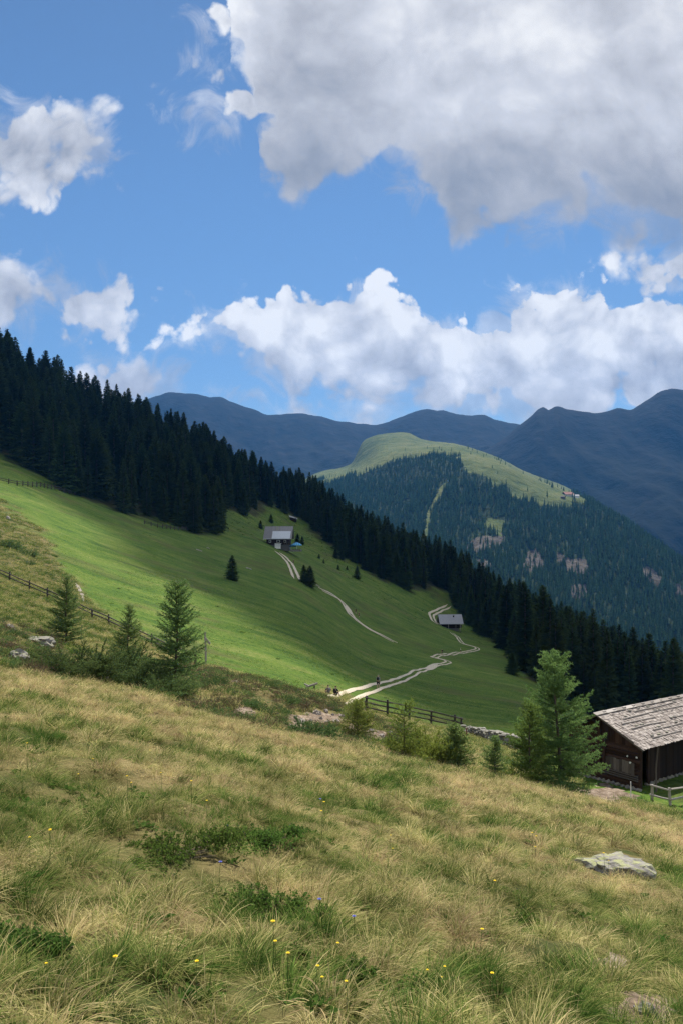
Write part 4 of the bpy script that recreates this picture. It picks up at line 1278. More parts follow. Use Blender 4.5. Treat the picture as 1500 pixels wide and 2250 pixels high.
# ------------------------------------------------------------------ the barn
def build_barn():
    o = thing('barn', 'old dark log barn with a sunlit grey shingle roof at the right edge', 'barn', BARN, R(36.5))
    rng = random.Random(8)
    EH, RH, HW, LEN = 2.72, 4.32, 3.36, 14.0
    # log walls: gable end facing left, and the far gable and back wall
    def logs(mb, p0, p1, z0, z1, th=0.24, bulge=0.10):
        z = z0
        a, b = Vector(p0), Vector(p1)
        d = (b - a).normalized()
        while z < z1 - 0.05:
            h = min(th * rng.uniform(0.9, 1.1), z1 - z)
            e = rng.uniform(0.0, 0.10)
            c = (a + b) / 2
            L = (b - a).length + 2 * e
            r = h / 2
            mb.tube([Vector((a.x, a.y, z + r)) - d * e, Vector((c.x, c.y, z + r)), Vector((b.x, b.y, z + r)) + d * e], r * 1.05, 8, 0.05)
            z += h
    g = MB(); logs(g, (0.55, 0.62, 0), (0.55, 6.10, 0), 0.0, EH - 0.02); g.part('gable_wall', W_BROWN, o)
    g = MB()
    # boarded gable triangle
    yy = 0.7
    while yy < 6.0:
        w = rng.uniform(0.18, 0.28)
        ht = EH + (HW - abs(yy + w / 2 - HW)) / HW * (RH - EH) - 0.14
        g.box((0.50 + rng.uniform(-0.012, 0.012), yy + w / 2, (EH - 0.05 + ht) / 2), (0.035, w * 0.97, max(0.05, ht - EH + 0.05)))
        yy += w
    g.part('gable_boards', W_BROWN, o)
    g = MB(); logs(g, (0.6, 6.1, 0), (13.4, 6.1, 0), 0, EH); g.part('back_wall', W_BROWN, o)
    g = MB(); logs(g, (13.4, 0.9, 0), (13.4, 6.1, 0), 0, EH); g.prism([(13.4, 0.7, EH), (13.4, HW, RH - 0.12), (13.4, 6.0, EH)], (0.05, 0, 0)); g.part('end_wall', W_BROWN, o)
    # front wall of upright boards, set back under the eave
    g = MB()
    xx = 2.1
    while xx < 13.4:
        w = rng.uniform(0.16, 0.27)
        g.box((xx + w / 2, 1.02 + rng.uniform(-0.015, 0.015), EH / 2), (w * 0.96, 0.04, EH), Matrix.Rotation(rng.uniform(-0.008, 0.008), 3, 'Y'))
        xx += w
    g.part('front_wall', W_DARK, o)
    g = MB(); g.box((1.35, 1.9, EH / 2), (1.4, 0.05, EH)); g.part('door', W_DARK, o)
    g = MB(); g.box((0.78, 0.70, EH / 2), (0.22, 0.22, EH)); g.box((2.05, 0.95, EH / 2), (0.16, 0.16, EH)); g.part('corner_post', W_BROWN, o)
    # upright board panel, posts and rails on the gable end
    g = MB()
    yy = 0.85
    while yy < 3.0:
        w = rng.uniform(0.14, 0.24)
        g.box((0.40 + rng.uniform(-0.01, 0.01), yy + w / 2, 1.30 + rng.uniform(-0.05, 0.05)), (0.035, w * 0.95, 0.78), Matrix.Rotation(rng.uniform(-0.012, 0.012), 3, 'X'))
        yy += w
    g.part('board_panel', W_POST, o)
    for y_, h0, h1 in ((3.42, 0.75, 4.05), (3.05, 0.75, 3.2)):
        g = MB(); g.box((0.36, y_, (h0 + h1) / 2), (0.14, 0.16, h1 - h0)); g.part('post', W_BROWN, o)
    for z_ in (0.62, 0.76, 0.90):
        g = MB(); g.tube([(0.33, 0.55, z_ - 0.02), (0.31, 2.0, z_), (0.33, 3.75, z_ + 0.05)], 0.045, 7, 0.06); g.part('rail', W_POST, o)
    for y_, z_ in ((1.28, 2.05), (0.62, 2.10), (1.08, 1.68)):
        g = MB(); g.rock((0.30, y_, z_), (0.05, 0.075, 0.07), int(y_ * 50), 1, 0.4); g.part('ornament', WHITE, o)
    # footing stones
    g = MB()
    for i in range(16):
        g.rock((0.45, 0.6 + i * 0.36, 0.02), (0.25, 0.24, 0.16), i + 3, 1, 0.4)
    for i in range(24):
        g.rock((2.0 + i * 0.48, 0.98, 0.0), (0.28, 0.22, 0.15), i + 40, 1, 0.4)
    g.part('footing', S_GREY, o)
    # roof
    pitch = math.atan2(RH - EH, HW)
    rf = bpy.data.objects.new('roof', None); COL.objects.link(rf); rf.parent = o
    sl = math.hypot(HW, RH - EH)
    def slope_pt(x, s, front=True, up=0.0):
        y = s * math.cos(pitch); z = EH + s * math.sin(pitch) + up
        y -= up * math.sin(pitch) * 0
        return Vector((x, y if front else 2 * HW - y, z))
    for front in (True, False):
        g = MB()
        n = 14
        for r_ in range(n):
            x = -0.02 + rng.uniform(-0.15, 0)
            s0 = r_ * sl / n - 0.12
            ln = sl / n * 1.75
            while x < LEN:
                w = rng.uniform(0.08, 0.19)
                tilt = rng.gauss(0, 0.022)
                up = 0.085 + rng.uniform(0, 0.022)
                if rng.random() < 0.07: up += 0.035; tilt += rng.choice((-0.09, 0.09))
                sc_ = s0 + ln / 2 + rng.uniform(-0.05, 0.05)
                c = slope_pt(x + w / 2, min(sc_, sl - ln * 0.40), front, up)
                a = (pitch - 0.055 - abs(rng.gauss(0, 0.02))) * (1 if front else -1)
                g.box(c, (w * 0.97, ln, 0.022), Matrix.Rotation(a, 3, 'X') @ Matrix.Rotation(tilt, 3, 'Z') @ Matrix.Rotation(rng.gauss(0, 0.02), 3, 'Y'))
                x += w
        so = g.part('shingles', W_SHING, rf)
    g = MB()
    for front in (True, False):
        a = pitch * (1 if front else -1)
        for x in [0.12 + i * 1.25 for i in range(12)]:
            g.box(slope_pt(x, sl / 2, front, -0.02), (0.10, sl, 0.13), Matrix.Rotation(a, 3, 'X'))
        g.box(slope_pt(LEN / 2, sl / 2, front, 0.05), (LEN - 0.1, sl - 0.05, 0.025), Matrix.Rotation(a, 3, 'X'))
    g.part('rafters', W_DARK, rf)
    g = MB()
    for i in range(13):
        g.box((0.3 + i * 1.1, HW - 0.06, RH + 0.15), (1.16, 0.30, 0.03), Matrix.Rotation(pitch * 0.9, 3, 'X') @ Matrix.Rotation(rng.gauss(0, 0.03), 3, 'Y'))
        if i % 1 == 0:
            g.box((0.75 + i * 1.1, HW - 0.02, RH + 0.185), (0.34, 0.16, 0.05), Matrix.Rotation(rng.gauss(0.2, 0.1), 3, 'Z'))
    g.part('ridge_boards', W_GREY, rf)
    # poles and stones weighing the shingles down
    for s_, x0, x1 in ((0.62, 1.9, 5.3), (1.25, 2.9, 7.6), (1.75, 1.2, 5.0), (2.35, 0.9, 4.6), (2.75, 1.6, 9.5), (3.2, 3.4, 8.6), (0.85, 6.3, 11.2), (1.9, 6.5, 12.5)):
        g = MB()
        m_ = (x0 + x1) / 2
        g.tube([slope_pt(x0, s_ - 0.03, True, 0.16), slope_pt(m_, s_ + rng.uniform(-0.05, 0.05), True, 0.15), slope_pt(x1, s_ + rng.uniform(-0.1, 0.1), True, 0.16)], [0.05, 0.045, 0.035], 7, 0.08)
        g.part('batten', W_GREY, rf)
    for i in range(20):
        s_ = rng.choice((0.70, 1.33, 1.83, 2.43, 2.83, 3.28)) + 0.07
        x_ = rng.uniform(1.4, 11)
        g = MB(); g.rock(slope_pt(x_, s_, True, 0.17), (rng.uniform(0.10, 0.18), rng.uniform(0.08, 0.13), rng.uniform(0.05, 0.08)), i + 9, 2, 0.4, 0.4); g.part('stone', S_GREY, rf)
    # board edging the gable
    for front in (True, False):
        g = MB(); g.box(slope_pt(-0.03, sl / 2, front, 0.01), (0.035, sl + 0.1, 0.13), Matrix.Rotation(pitch * (1 if front else -1), 3, 'X')); g.part('bargeboard', W_POST, rf)
    pl = thing('leaning_pole', 'long weathered pole leaning against the dark front of the barn', 'pole', Vector(BARN) + Matrix.Rotation(R(36.5), 3, 'Z') @ Vector((1.1, -0.25, 0)), R(36.5))
    g = MB(); g.tube([(0, 0, -0.1), (0.42, 0.3, 1.3), (0.85, 0.42, 2.62)], [0.065, 0.06, 0.05], 7, 0.08); g.part('shaft', W_POST, pl)
build_barn()

# ------------------------------------------------------------------ mountain huts
def gable_roof(mb, x0, x1, y0, ym, y1, ze, zr, th=0.16):
    mb.prism([(x0, y0, ze), (x0, ym, zr), (x0, ym, zr + th), (x0, y0, ze + th)], (x1 - x0, 0, 0))
    mb.prism([(x0, ym, zr), (x0, y1, ze), (x0, y1, ze + th), (x0, ym, zr + th)], (x1 - x0, 0, 0))
def seams(mb, x0, x1, y0, ym, ze, zr, step, off=0.17, th=0.03):
    x = x0
    while x <= x1:
        a = math.atan2(zr - ze, ym - y0)
        mb.box((x, (y0 + ym) / 2, (ze + zr) / 2 + off), (0.07, math.hypot(ym - y0, zr - ze), th), Matrix.Rotation(a, 3, 'X'))
        x += step
def build_huts():
    p = hit(612, 1205, 300, 520)
    k = p.y / F                                   # metres per frame unit at that distance
    o = thing('mountain_hut', 'white roofed mountain hut with dark timber walls high on the meadow', 'hut', sink(p, 0.6), R(-4))
    wl, wr = -30 * k, 25 * k
    zb = 0.6
    g = MB(); g.box(((wl + wr) / 2 + 0.3, 3.6, zb + 0.2), (wr - wl - 1.4, 6.2, 2.6)); g.part('stone_base', mat_plain('rendered_base', (0.13, 0.125, 0.12), 0.9, 0.3), o)
    g = MB(); g.box(((wl + wr) / 2 + 0.2, 3.5, zb + 2.9), (wr - wl - 0.9, 6.6, 2.8)); g.part('timber_storey', W_DARK, o)
    rf = MB(); z_e, z_r = zb + 3.9, zb + 9.2
    gable_roof(rf, wl - 0.6, wl + 13.5 * k, -0.6, 4.4, 9.4, z_e, z_r); gable_roof(rf, wl + 13.5 * k + 0.02, wr + 0.9, -0.5, 4.5, 9.5, z_e + 0.1, z_r + 0.1)
    seams(rf, wl - 0.5, wr + 0.8, -0.5, 4.4, z_e, z_r, 1.1)
    r_ = rf.part('roof', ROOF_G, o)
    g = MB(); a0, b0 = -0.85, 2.05
    sl_ = (z_r - z_e) / 5.0
    g.prism([(wl + 16 * k, a0, z_e + 0.05), (wl + 16 * k, b0, z_e + 0.05 + (b0 - a0) * sl_), (wl + 16 * k, b0, z_e + 0.35 + (b0 - a0) * sl_), (wl + 16 * k, a0, z_e + 0.35)], (wr + 0.2 - wl - 16 * k, 0, 0))
    seams(g, wl + 16.5 * k, wr, a0, b0, z_e + 0.22, z_e + 0.22 + (b0 - a0) * sl_, 1.3)
    g.part('sheet_roof', METAL_W, r_)
    g = MB(); g.box((wl + 26 * k, 3.0, z_r - 0.7), (0.8, 0.7, 1.7)); g.box((wl + 26 * k, 3.0, z_r + 0.2), (1.0, 0.9, 0.12)); g.part('chimney', mat_plain('chimney', (0.4, 0.39, 0.37)), r_)
    g = MB(); g.tube([(wl - 0.6, -0.65, z_e + 0.05), (wr + 0.9, -0.62, z_e + 0.1)], 0.1, 6); g.part('gutter', METAL_W, r_)
    g = MB(); g.box(((wl + wr) / 2 + 4, -0.85, zb + 1.6), (wr - wl - 8.5, 1.3, 0.15))
    for i in range(9): g.box((wl + 8.6 + i * 0.85, -1.42, zb + 2.15), (0.09, 0.06, 1.0))
    g.box(((wl + wr) / 2 + 4, -1.42, zb + 2.65), (wr - wl - 8.5, 0.09, 0.10)); g.part('balcony', W_POST, o)
    for x_ in (wl + 2.2, wl + 5.5, wr - 4.6, wr - 2.0):
        w = MB(); w.box((x_, 0.16, zb + 3.0), (0.9, 0.10, 1.0)); wo = w.part('window', WHITE, o)
        q = MB(); q.box((x_, 0.10, zb + 3.0), (0.68, 0.06, 0.78)); q.part('pane', DARKGLASS, wo)
    g = MB(); g.box((wl + 6 * k, 0.42, zb + 0.3), (2.4, 0.2, 2.2)); g.part('entrance', mat_plain('pale_render', (0.34, 0.32, 0.30)), o)
    # glazed white porch
    g = MB(); xa, xb = -5.0 * k, 6.5 * k
    g.box(((xa + xb) / 2, -1.6, zb + 2.05), (xb - xa + 0.3, 2.2, 0.14))
    for i in range(5):
        x_ = xa + (xb - xa) * i / 4
        g.box((x_, -2.6, zb + 0.95), (0.22, 0.16, 2.2))
    g.box(((xa + xb) / 2, -2.6, zb + 0.35), (xb - xa, 0.14, 0.9)); g.box(((xa + xb) / 2, -2.6, zb + 1.3), (xb - xa, 0.1, 0.12))
    po = g.part('porch', WHITE, o)
    q = MB(); q.box(((xa + xb) / 2, -2.56, zb + 1.3), (xb - xa - 0.1, 0.05, 1.4)); q.part('porch_glass', mat_plain('milky_glass', (0.45, 0.47, 0.48), 0.3, 0.1), po)
    # terrace
    pt = hit(652, 1209, 300, 520)
    g = MB()
    g.box((38 * k, 1.5, zb - 0.9), (22 * k, 5.0, 0.8)); g.part('terrace', mat_plain('terrace_slabs', (0.16, 0.155, 0.14), 0.9, 0.3), o)
    # parasol on the terrace
    base = o.matrix_basis @ Vector((0, 0, 0))
    par = thing('parasol', 'blue parasol open on the terrace beside the white roofed hut', 'parasol', Vector(p) + Vector((40 * k, 0.4, -0.6)), 0.2)
    BL = mat_plain('blue_canvas', (0.11, 0.36, 0.62), 0.8, 0.1); BL2 = mat_plain('dark_canvas', (0.03, 0.10, 0.17), 0.8, 0.1)
    c = MB(); n = 8; R0 = 11.5 * k
    vs = [(0, 0, 3.2)] + [(R0 * 0.55 * math.cos(i * 0.785), R0 * 0.55 * math.sin(i * 0.785), 2.80) for i in range(n)] + [(R0 * math.cos(i * 0.785), R0 * math.sin(i * 0.785), 2.10) for i in range(n)] + [(R0 * math.cos(i * 0.785), R0 * math.sin(i * 0.785), 1.85) for i in range(n)]
    fs = []
    for i in range(n):
        j = (i + 1) % n
        fs += [(0, 1 + i, 1 + j), (1 + i, 9 + i, 9 + j, 1 + j), (9 + i, 17 + i, 17 + j, 9 + j)]
    c.poly(vs, fs); c.part('canopy', BL, par)
    c = MB(); c.tube([(0, 0, -0.4), (0, 0, 3.2)], 0.06, 8); c.part('pole', WHITE, par)
    par2 = thing('parasol', 'dark blue grey parasol between the hut and the bright blue parasol', 'parasol', Vector(p) + Vector((31 * k, 1.6, -1.0)), 0.5)
    c = MB(); c.poly([(x * 0.75, y * 0.75, z - 0.2) for x, y, z in vs], fs); c.part('canopy', BL2, par2)
    c = MB(); c.tube([(0, 0, -0.4), (0, 0, 3.0)], 0.05, 8); c.part('pole', W_POST, par2)
    for k2, (dx, dy) in enumerate(((36, -0.6), (43, -0.8))):
        tb = thing('picnic_table', ('dark picnic table on the terrace left of the blue parasol pole', 'dark picnic table on the terrace right of the blue parasol pole')[k2], 'table', Vector(p) + Vector((dx * k, dy, -0.9)), 0.1)
        g = MB(); g.box((0, 0, 0.78), (1.9, 0.8, 0.07)); g.part('tabletop', W_POST, tb)
        for sx in (-0.7, 0.7):
            g = MB(); g.box((sx, 0, 0.38), (0.09, 0.7, 0.76)); g.part('leg', W_POST, tb)
        for sy in (-0.75, 0.75):
            g = MB(); g.box((0, sy, 0.45), (1.9, 0.28, 0.06)); g.part('bench', W_POST, tb)
    # small grey hut lower on the path
    p = hit(990, 1383, 300, 520); k = p.y / F
    o = thing('mountain_hut', 'small dark hut with a plain grey roof beside the winding gravel path', 'hut', sink(p, 0.5), R(3))
    wl, wr = -23 * k, 22 * k
    g = MB(); g.box(((wl + wr) / 2 + 0.8, 3.4, 0.5), (wr - wl - 3, 5.4, 1.6)); g.part('stone_base', S_GREY, o)
    g = MB()
    for i in range(11): g.box(((wl + wr) / 2, 3.2, 1.2 + i * 0.24), (wr - wl - 0.8, 6.2 + (i % 2) * 0.06, 0.225))
    g.prism([(wl + 0.45, 0.1, 3.6), (wl + 0.45, 3.2, 6.4), (wl + 0.45, 6.3, 3.6)], (wr - wl - 0.9, 0, 0)); g.part('log_walls', W_DARK, o)
    g = MB(); gable_roof(g, wl - 0.7, wr + 0.9, -1.4, 3.2, 7.8, 3.0, 7.0); seams(g, wl - 0.5, wr + 0.8, -1.35, 3.2, 3.0, 7.0, 0.9, 0.17)
    r_ = g.part('roof', ROOF_P, o)
    g = MB(); g.box((wl + 30 * k, 2.0, 6.35), (0.5, 0.45, 0.8)); g.part('chimney', W_DARK, r_)
    for x_ in (wl + 7, wl + 9.4):
        g = MB(); g.box((x_, 0.02, 1.9), (0.8, 0.14, 1.3)); g.part('door', W_POST, o)
    for x_ in (wl + 3.4, wr - 0.6):
        g = MB(); g.box((x_, -1.1, 1.4), (0.2, 0.2, 3.4)); g.part('post', W_GREY, o)
    # shed among the trees above the white roofed hut
    p = hit(645, 1146, 380, 620); k = p.y / F
    o = thing('shed', 'tiny dark shed with a slanting pale roof at the forest edge above the hut', 'shed', sink(p, 0.4), R(8))
    g = MB(); g.box((0, 1.5, 1.4), (14 * k, 3.2, 2.8)); g.part('walls', W_DARK, o)
    g = MB(); g.box((0, 1.4, 3.1), (19 * k, 4.2, 0.16), Matrix.Rotation(0.30, 3, 'Y') @ Matrix.Rotation(0.22, 3, 'X')); g.part('roof', ROOF_P, o)
    # farm on the sunlit shoulder of the far hill
    hx, hd, hz, hu, hy = HF
    def hp(u, y):
        i = int((u - hu[0, 0]) / 5.0)
        j = int(np.argmax(hy[i] <= y)); return Vector((hx[i, j], hd[i, j], hz[i, j]))
    RED = mat_plain('red_roof', (0.20, 0.085, 0.065), 0.8, 0.2, 1.0)
    for n_, (u, y, w, lab, rm) in enumerate(((1250, 1091, 20, 'far farmhouse with a reddish roof on the shoulder of the green hill', RED), (1266, 1094, 12, 'far pale barn just right of the red roofed farmhouse on the hill', ROOF_P), (1238, 1097, 9, 'far small brown barn left of the red roofed farmhouse on the hill', W_POST))):
        p = hp(u, y)
        o = thing('farmhouse' if n_ == 0 else 'far_barn', lab, 'house' if n_ == 0 else 'barn', sink(p, 2), R(12 - 20 * n_))
        s = w * p.y / F
        g = MB(); g.box((0, s * 0.4, 3.2), (s, s * 0.8, 6.0)); g.part('wall', WHITE if n_ < 2 else W_POST, o)
        g = MB(); gable_roof(g, -s * 0.56, s * 0.56, -s * 0.1, s * 0.4, s * 0.9, 6.0, 6.0 + s * 0.30, 0.4); g.part('roof', rm, o)
build_huts()
# ------------------------------------------------------------------ young trees, shrubs
M_LARCHM = mat_needles('larch_needles_mid', (0.085, 0.150, 0.036), (0.260, 0.350, 0.085), 0.5, 0.1)
def px_h(p, px):
    return px * p.y / F
def put_larch(label, u, y, dmin, top_y, mat, nbr, seed, name='larch_tree', dx=0.0, **kw):
    p = hit(u, y, dmin, 120)
    h = (y - top_y) * p.y / F
    return plant(name, label, 'tree', larch_meshes(h, seed, mat, nbr, **kw), sink(p, 0.05), 0.0)
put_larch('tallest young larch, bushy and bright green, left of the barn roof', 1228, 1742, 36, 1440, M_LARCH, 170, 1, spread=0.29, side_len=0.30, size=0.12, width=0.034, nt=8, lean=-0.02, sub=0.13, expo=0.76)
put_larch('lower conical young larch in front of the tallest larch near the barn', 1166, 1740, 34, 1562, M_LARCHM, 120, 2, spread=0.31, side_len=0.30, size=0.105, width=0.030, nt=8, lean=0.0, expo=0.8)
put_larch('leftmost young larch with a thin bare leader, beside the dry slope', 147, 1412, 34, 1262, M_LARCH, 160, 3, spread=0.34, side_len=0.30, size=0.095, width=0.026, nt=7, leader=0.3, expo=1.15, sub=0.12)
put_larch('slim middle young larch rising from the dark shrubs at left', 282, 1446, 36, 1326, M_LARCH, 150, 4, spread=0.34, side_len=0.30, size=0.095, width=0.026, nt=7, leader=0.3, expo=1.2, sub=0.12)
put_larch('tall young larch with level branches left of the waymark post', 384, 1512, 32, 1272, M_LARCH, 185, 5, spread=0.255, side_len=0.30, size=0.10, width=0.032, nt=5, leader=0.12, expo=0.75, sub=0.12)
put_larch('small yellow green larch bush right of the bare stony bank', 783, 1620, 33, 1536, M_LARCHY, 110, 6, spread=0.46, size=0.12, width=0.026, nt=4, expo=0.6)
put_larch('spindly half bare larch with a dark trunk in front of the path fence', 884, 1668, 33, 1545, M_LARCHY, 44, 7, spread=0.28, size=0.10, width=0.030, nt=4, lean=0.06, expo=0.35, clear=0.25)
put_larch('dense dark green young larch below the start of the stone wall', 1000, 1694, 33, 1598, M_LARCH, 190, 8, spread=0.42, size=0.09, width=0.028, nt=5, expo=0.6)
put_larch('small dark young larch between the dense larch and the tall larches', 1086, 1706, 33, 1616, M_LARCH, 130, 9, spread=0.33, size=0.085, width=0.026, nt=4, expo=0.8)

def put_bush(label, u, y, dmin, w, h, mat, nst, seed, cat='shrub', name='shrub', **kw):
    kw.setdefault('size', 0.11); kw.setdefault('width', 0.034)
    p = hit(u, y, dmin, 560)
    k = p.y / F
    return plant(name, label, cat, bush_meshes(w * k / 2, w * k / 2 * 0.8, h * k, seed, mat, nst, **kw), sink(p, 0.03))
put_bush('low spreading green conifer shrub below the leftmost young larch', 172, 1484, 32, 150, 92, M_JUN, 87, 11, arch=0.35)
put_bush('low dark conifer shrub between the two left young larches', 258, 1498, 32, 140, 96, M_JUN, 87, 12, arch=0.3)
put_bush('dark heap of conifer scrub at the foot of the tall larch beside the post', 366, 1520, 31, 90, 62, M_JUN, 76, 13, arch=0.3)
put_bush('small shrub tucked behind the slim middle larch', 300, 1470, 34, 60, 46, M_LARCH, 41, 14, arch=0.2)
put_bush('yellow green leafy bush between the half bare larch and the dense dark larch', 930, 1678, 33, 84, 80, M_LARCHY, 83, 15, arch=0.2)
put_bush('grey green shrub in front of the bare stony bank', 682, 1622, 33, 84, 50, M_JUN, 76, 16, arch=0.3)
put_bush('round dark little spruce bush on the crest left of the stony bank', 629, 1544, 36, 34, 24, M_JUN, 49, 17, arch=0.1)
put_bush('heathery shrub on the crest below the waymark post', 470, 1502, 36, 60, 22, M_JUN, 49, 18, arch=0.3)
put_bush('low green shrub just left of the spindly half bare larch', 842, 1648, 33, 46, 28, M_LARCHY, 38, 19, arch=0.3)
put_bush('low shrub at the foot of the tall larches near the sandy path', 1238, 1760, 33, 60, 34, M_JUN, 45, 20, arch=0.3)
put_bush('low shrub growing at the left foot of the conical larch', 1128, 1728, 33, 50, 40, M_LARCHY, 41, 22, arch=0.2)
def put_spruce(label, u, y, dmin, top_y, kind, wide=1.0, group=None):
    p = hit(u, y, dmin, 620)
    h = (y - top_y) * p.y / F
    return plant('spruce_tree', label, 'tree', SPR[kind], sink(p, 0.1), random.uniform(0, 6), (h / 24 * wide, h / 24 * wide, h / 24), group)
put_spruce('lone small spruce standing in the middle of the green meadow', 511, 1275, 120, 1219, 6, 2.0)
put_spruce('left spruce of the dark pair beside the upper gravel path', 668, 1281, 220, 1240, 6, 1.9)
put_spruce('right spruce of the dark pair beside the upper gravel path', 681, 1289, 220, 1242, 7, 2.0)
put_spruce('small spruce at the right edge of the meadow behind the tall larch', 1124, 1482, 200, 1432, 7, 2.0)
put_spruce('single small spruce on the rough pasture just above the white roofed hut', 596, 1149, 380, 1129, 6, 2.0)
sg = 'small spruces dotted below the forest right of the white roofed hut'
for u, y, t in ((737, 1226, 1205), (751, 1230, 1206), (784, 1272, 1243), (701, 1227, 1217), (711, 1238, 1228), (743, 1252, 1240), (762, 1252, 1243), (654, 1196, 1172), (664, 1196, 1178)):
    put_spruce('small dark spruce dotted on the pasture right of the white roofed hut', u, y, 320, t, random.choice((6, 7, 3)), 2.1, sg)
put_spruce('small spruce close behind the left end of the white roofed hut', 573, 1176, 400, 1157, 7, 1.9)
# tussocks of scrub on the dry slope at left
bg = 'small dark scrub tufts on the dry slope at left'
bm_ = bush_meshes(0.9, 0.8, 1.1, 33, M_JUN, 26, size=0.16, width=0.06, nt=3)
for u, y, s in ((5, 1200, 1.2), (27, 1206, 1.5), (62, 1221, 1.3), (63, 1241, 0.8), (-20, 1180, 1.3)):
    plant('shrub', 'small dark scrub tuft on the dry slope above the left fence', 'shrub', bm_, sink(hit(u, y, 80, 200), 0.05), random.uniform(0, 6), s, bg)

BILB = []
# bilberry cushions in the near grass
def bilberry(seed, r, h, n):
    rng = np.random.default_rng(seed)
    lf, wd = Acc(), Acc()
    LC = [(r * rng.uniform(-0.9, 0.9), r * rng.uniform(-0.7, 0.7), rng.uniform(0.6, 1.15)) for _ in range(7)]
    for i in range(n):
        lc = LC[rng.integers(0, len(LC))]
        e_ = rng.normal(0, 0.24 * r * lc[2], 2)
        p0 = np.array([lc[0] + e_[0], lc[1] + e_[1], -0.03])
        hh = h * lc[2] * rng.uniform(0.45, 1.1) * max(0.35, 1 - 0.3 * float(np.hypot(*e_)) / (0.24 * r * lc[2]))
        d = unit(np.array([rng.normal(0, 0.28), rng.normal(0, 0.28), 1.0]))
        k = 7
        t = np.linspace(0.25, 1, k)
        c = p0 + d * (hh * t)[:, None] + rng.normal(0, 0.012, (k, 3))
        wd.tube([p0, c[3], c[-1]], [0.0025, 0.002, 0.001], 3)
        if i % 12 == 0: wd.tube([(0, 0, -0.05), p0], [0.004, 0.003], 3)
        for _ in range(3):
            e = unit(rng.normal(size=(k, 3)) + np.array([0, 0, 0.3])); s = unit(np.cross(e, rng.normal(size=(k, 3))))
            L = rng.uniform(0.016, 0.030, (k, 1)); w = L * 0.3
            b0 = c; m1 = c + e * L * 0.5 + s * w; m2 = c + e * L * 0.5 - s * w; tp = c + e * L
            pk = rng.uniform(0, 1)
            lf.tri(np.stack([b0, m1, tp, b0, tp, m2], 1), np.tile([0, 0.5, 1, 0, 1, 0.5], k), pk)
    return lf.mesh('leaves', M_BILB), wd.mesh('stems', M_BARK)
for i, (lab, u, y, r, h) in enumerate((
        ('large dark green bilberry cushion in the grass, near the centre left', 345, 1880, 0.55, 0.22),
        ('bilberry cushion just right of the largest one, on a bare dry patch', 555, 1850, 0.40, 0.20),
        ('low wide bilberry cushion below the centre of the grass slope', 525, 2010, 0.42, 0.18),
        ('small bilberry cushion right of the low wide one', 640, 2015, 0.26, 0.16),
        ('bilberry cushion at the left border low in the grass', 25, 2085, 0.22, 0.18),
        ('bilberry cushion low in the foreground near the bottom centre', 700, 2140, 0.25, 0.18),
        ('dark leafy tuft alone in the right half of the grass slope', 1120, 2030, 0.20, 0.22),
        ('dark leafy patch near the bottom right of the grass slope', 880, 2190, 0.20, 0.16))):
    p = hit(u, y, 2.5, 30)
    BILB.append((p.x, p.y, r * 1.1))
    plant('bilberry_shrub', lab, 'shrub', bilberry(60 + i, r * 1.1, h * 0.85, int(850 * r)), p)

# ------------------------------------------------------------------ grass
def mat_grass():
    m, N, out = new_mat('grass_blade')
    al, pk = attr(N, 'along'), attr(N, 'pick')
    tint = attr(N, 'tint', 'INSTANCER')
    lum = attr(N, 'lum', 'INSTANCER')
    # tint: 0 fresh green .. 1 bleached straw; the tips dry out first
    v = N.math('ADD', N.math('ADD', N.math('MULTIPLY', tint, 0.82), N.math('MULTIPLY', N.math('SUBTRACT', pk, 0.5), 0.50)), N.math('MULTIPLY', N.math('SUBTRACT', al, 0.45), 0.26))
    c = ramp(N, v, [(0.02, (0.040, 0.085, 0.016)), (0.25, (0.085, 0.140, 0.028)), (0.42, (0.185, 0.195, 0.060)), (0.58, (0.318, 0.282, 0.110)), (0.78, (0.490, 0.412, 0.205)), (0.97, (0.340, 0.225, 0.130))])
    hs = N.new('ShaderNodeHueSaturation')
    N.put(hs.inputs['Value'], lum); N.put(hs.inputs['Color'], c)
    leafy(N, out, hs.outputs[0], 0.38)
    return m
M_GRASS = mat_grass()
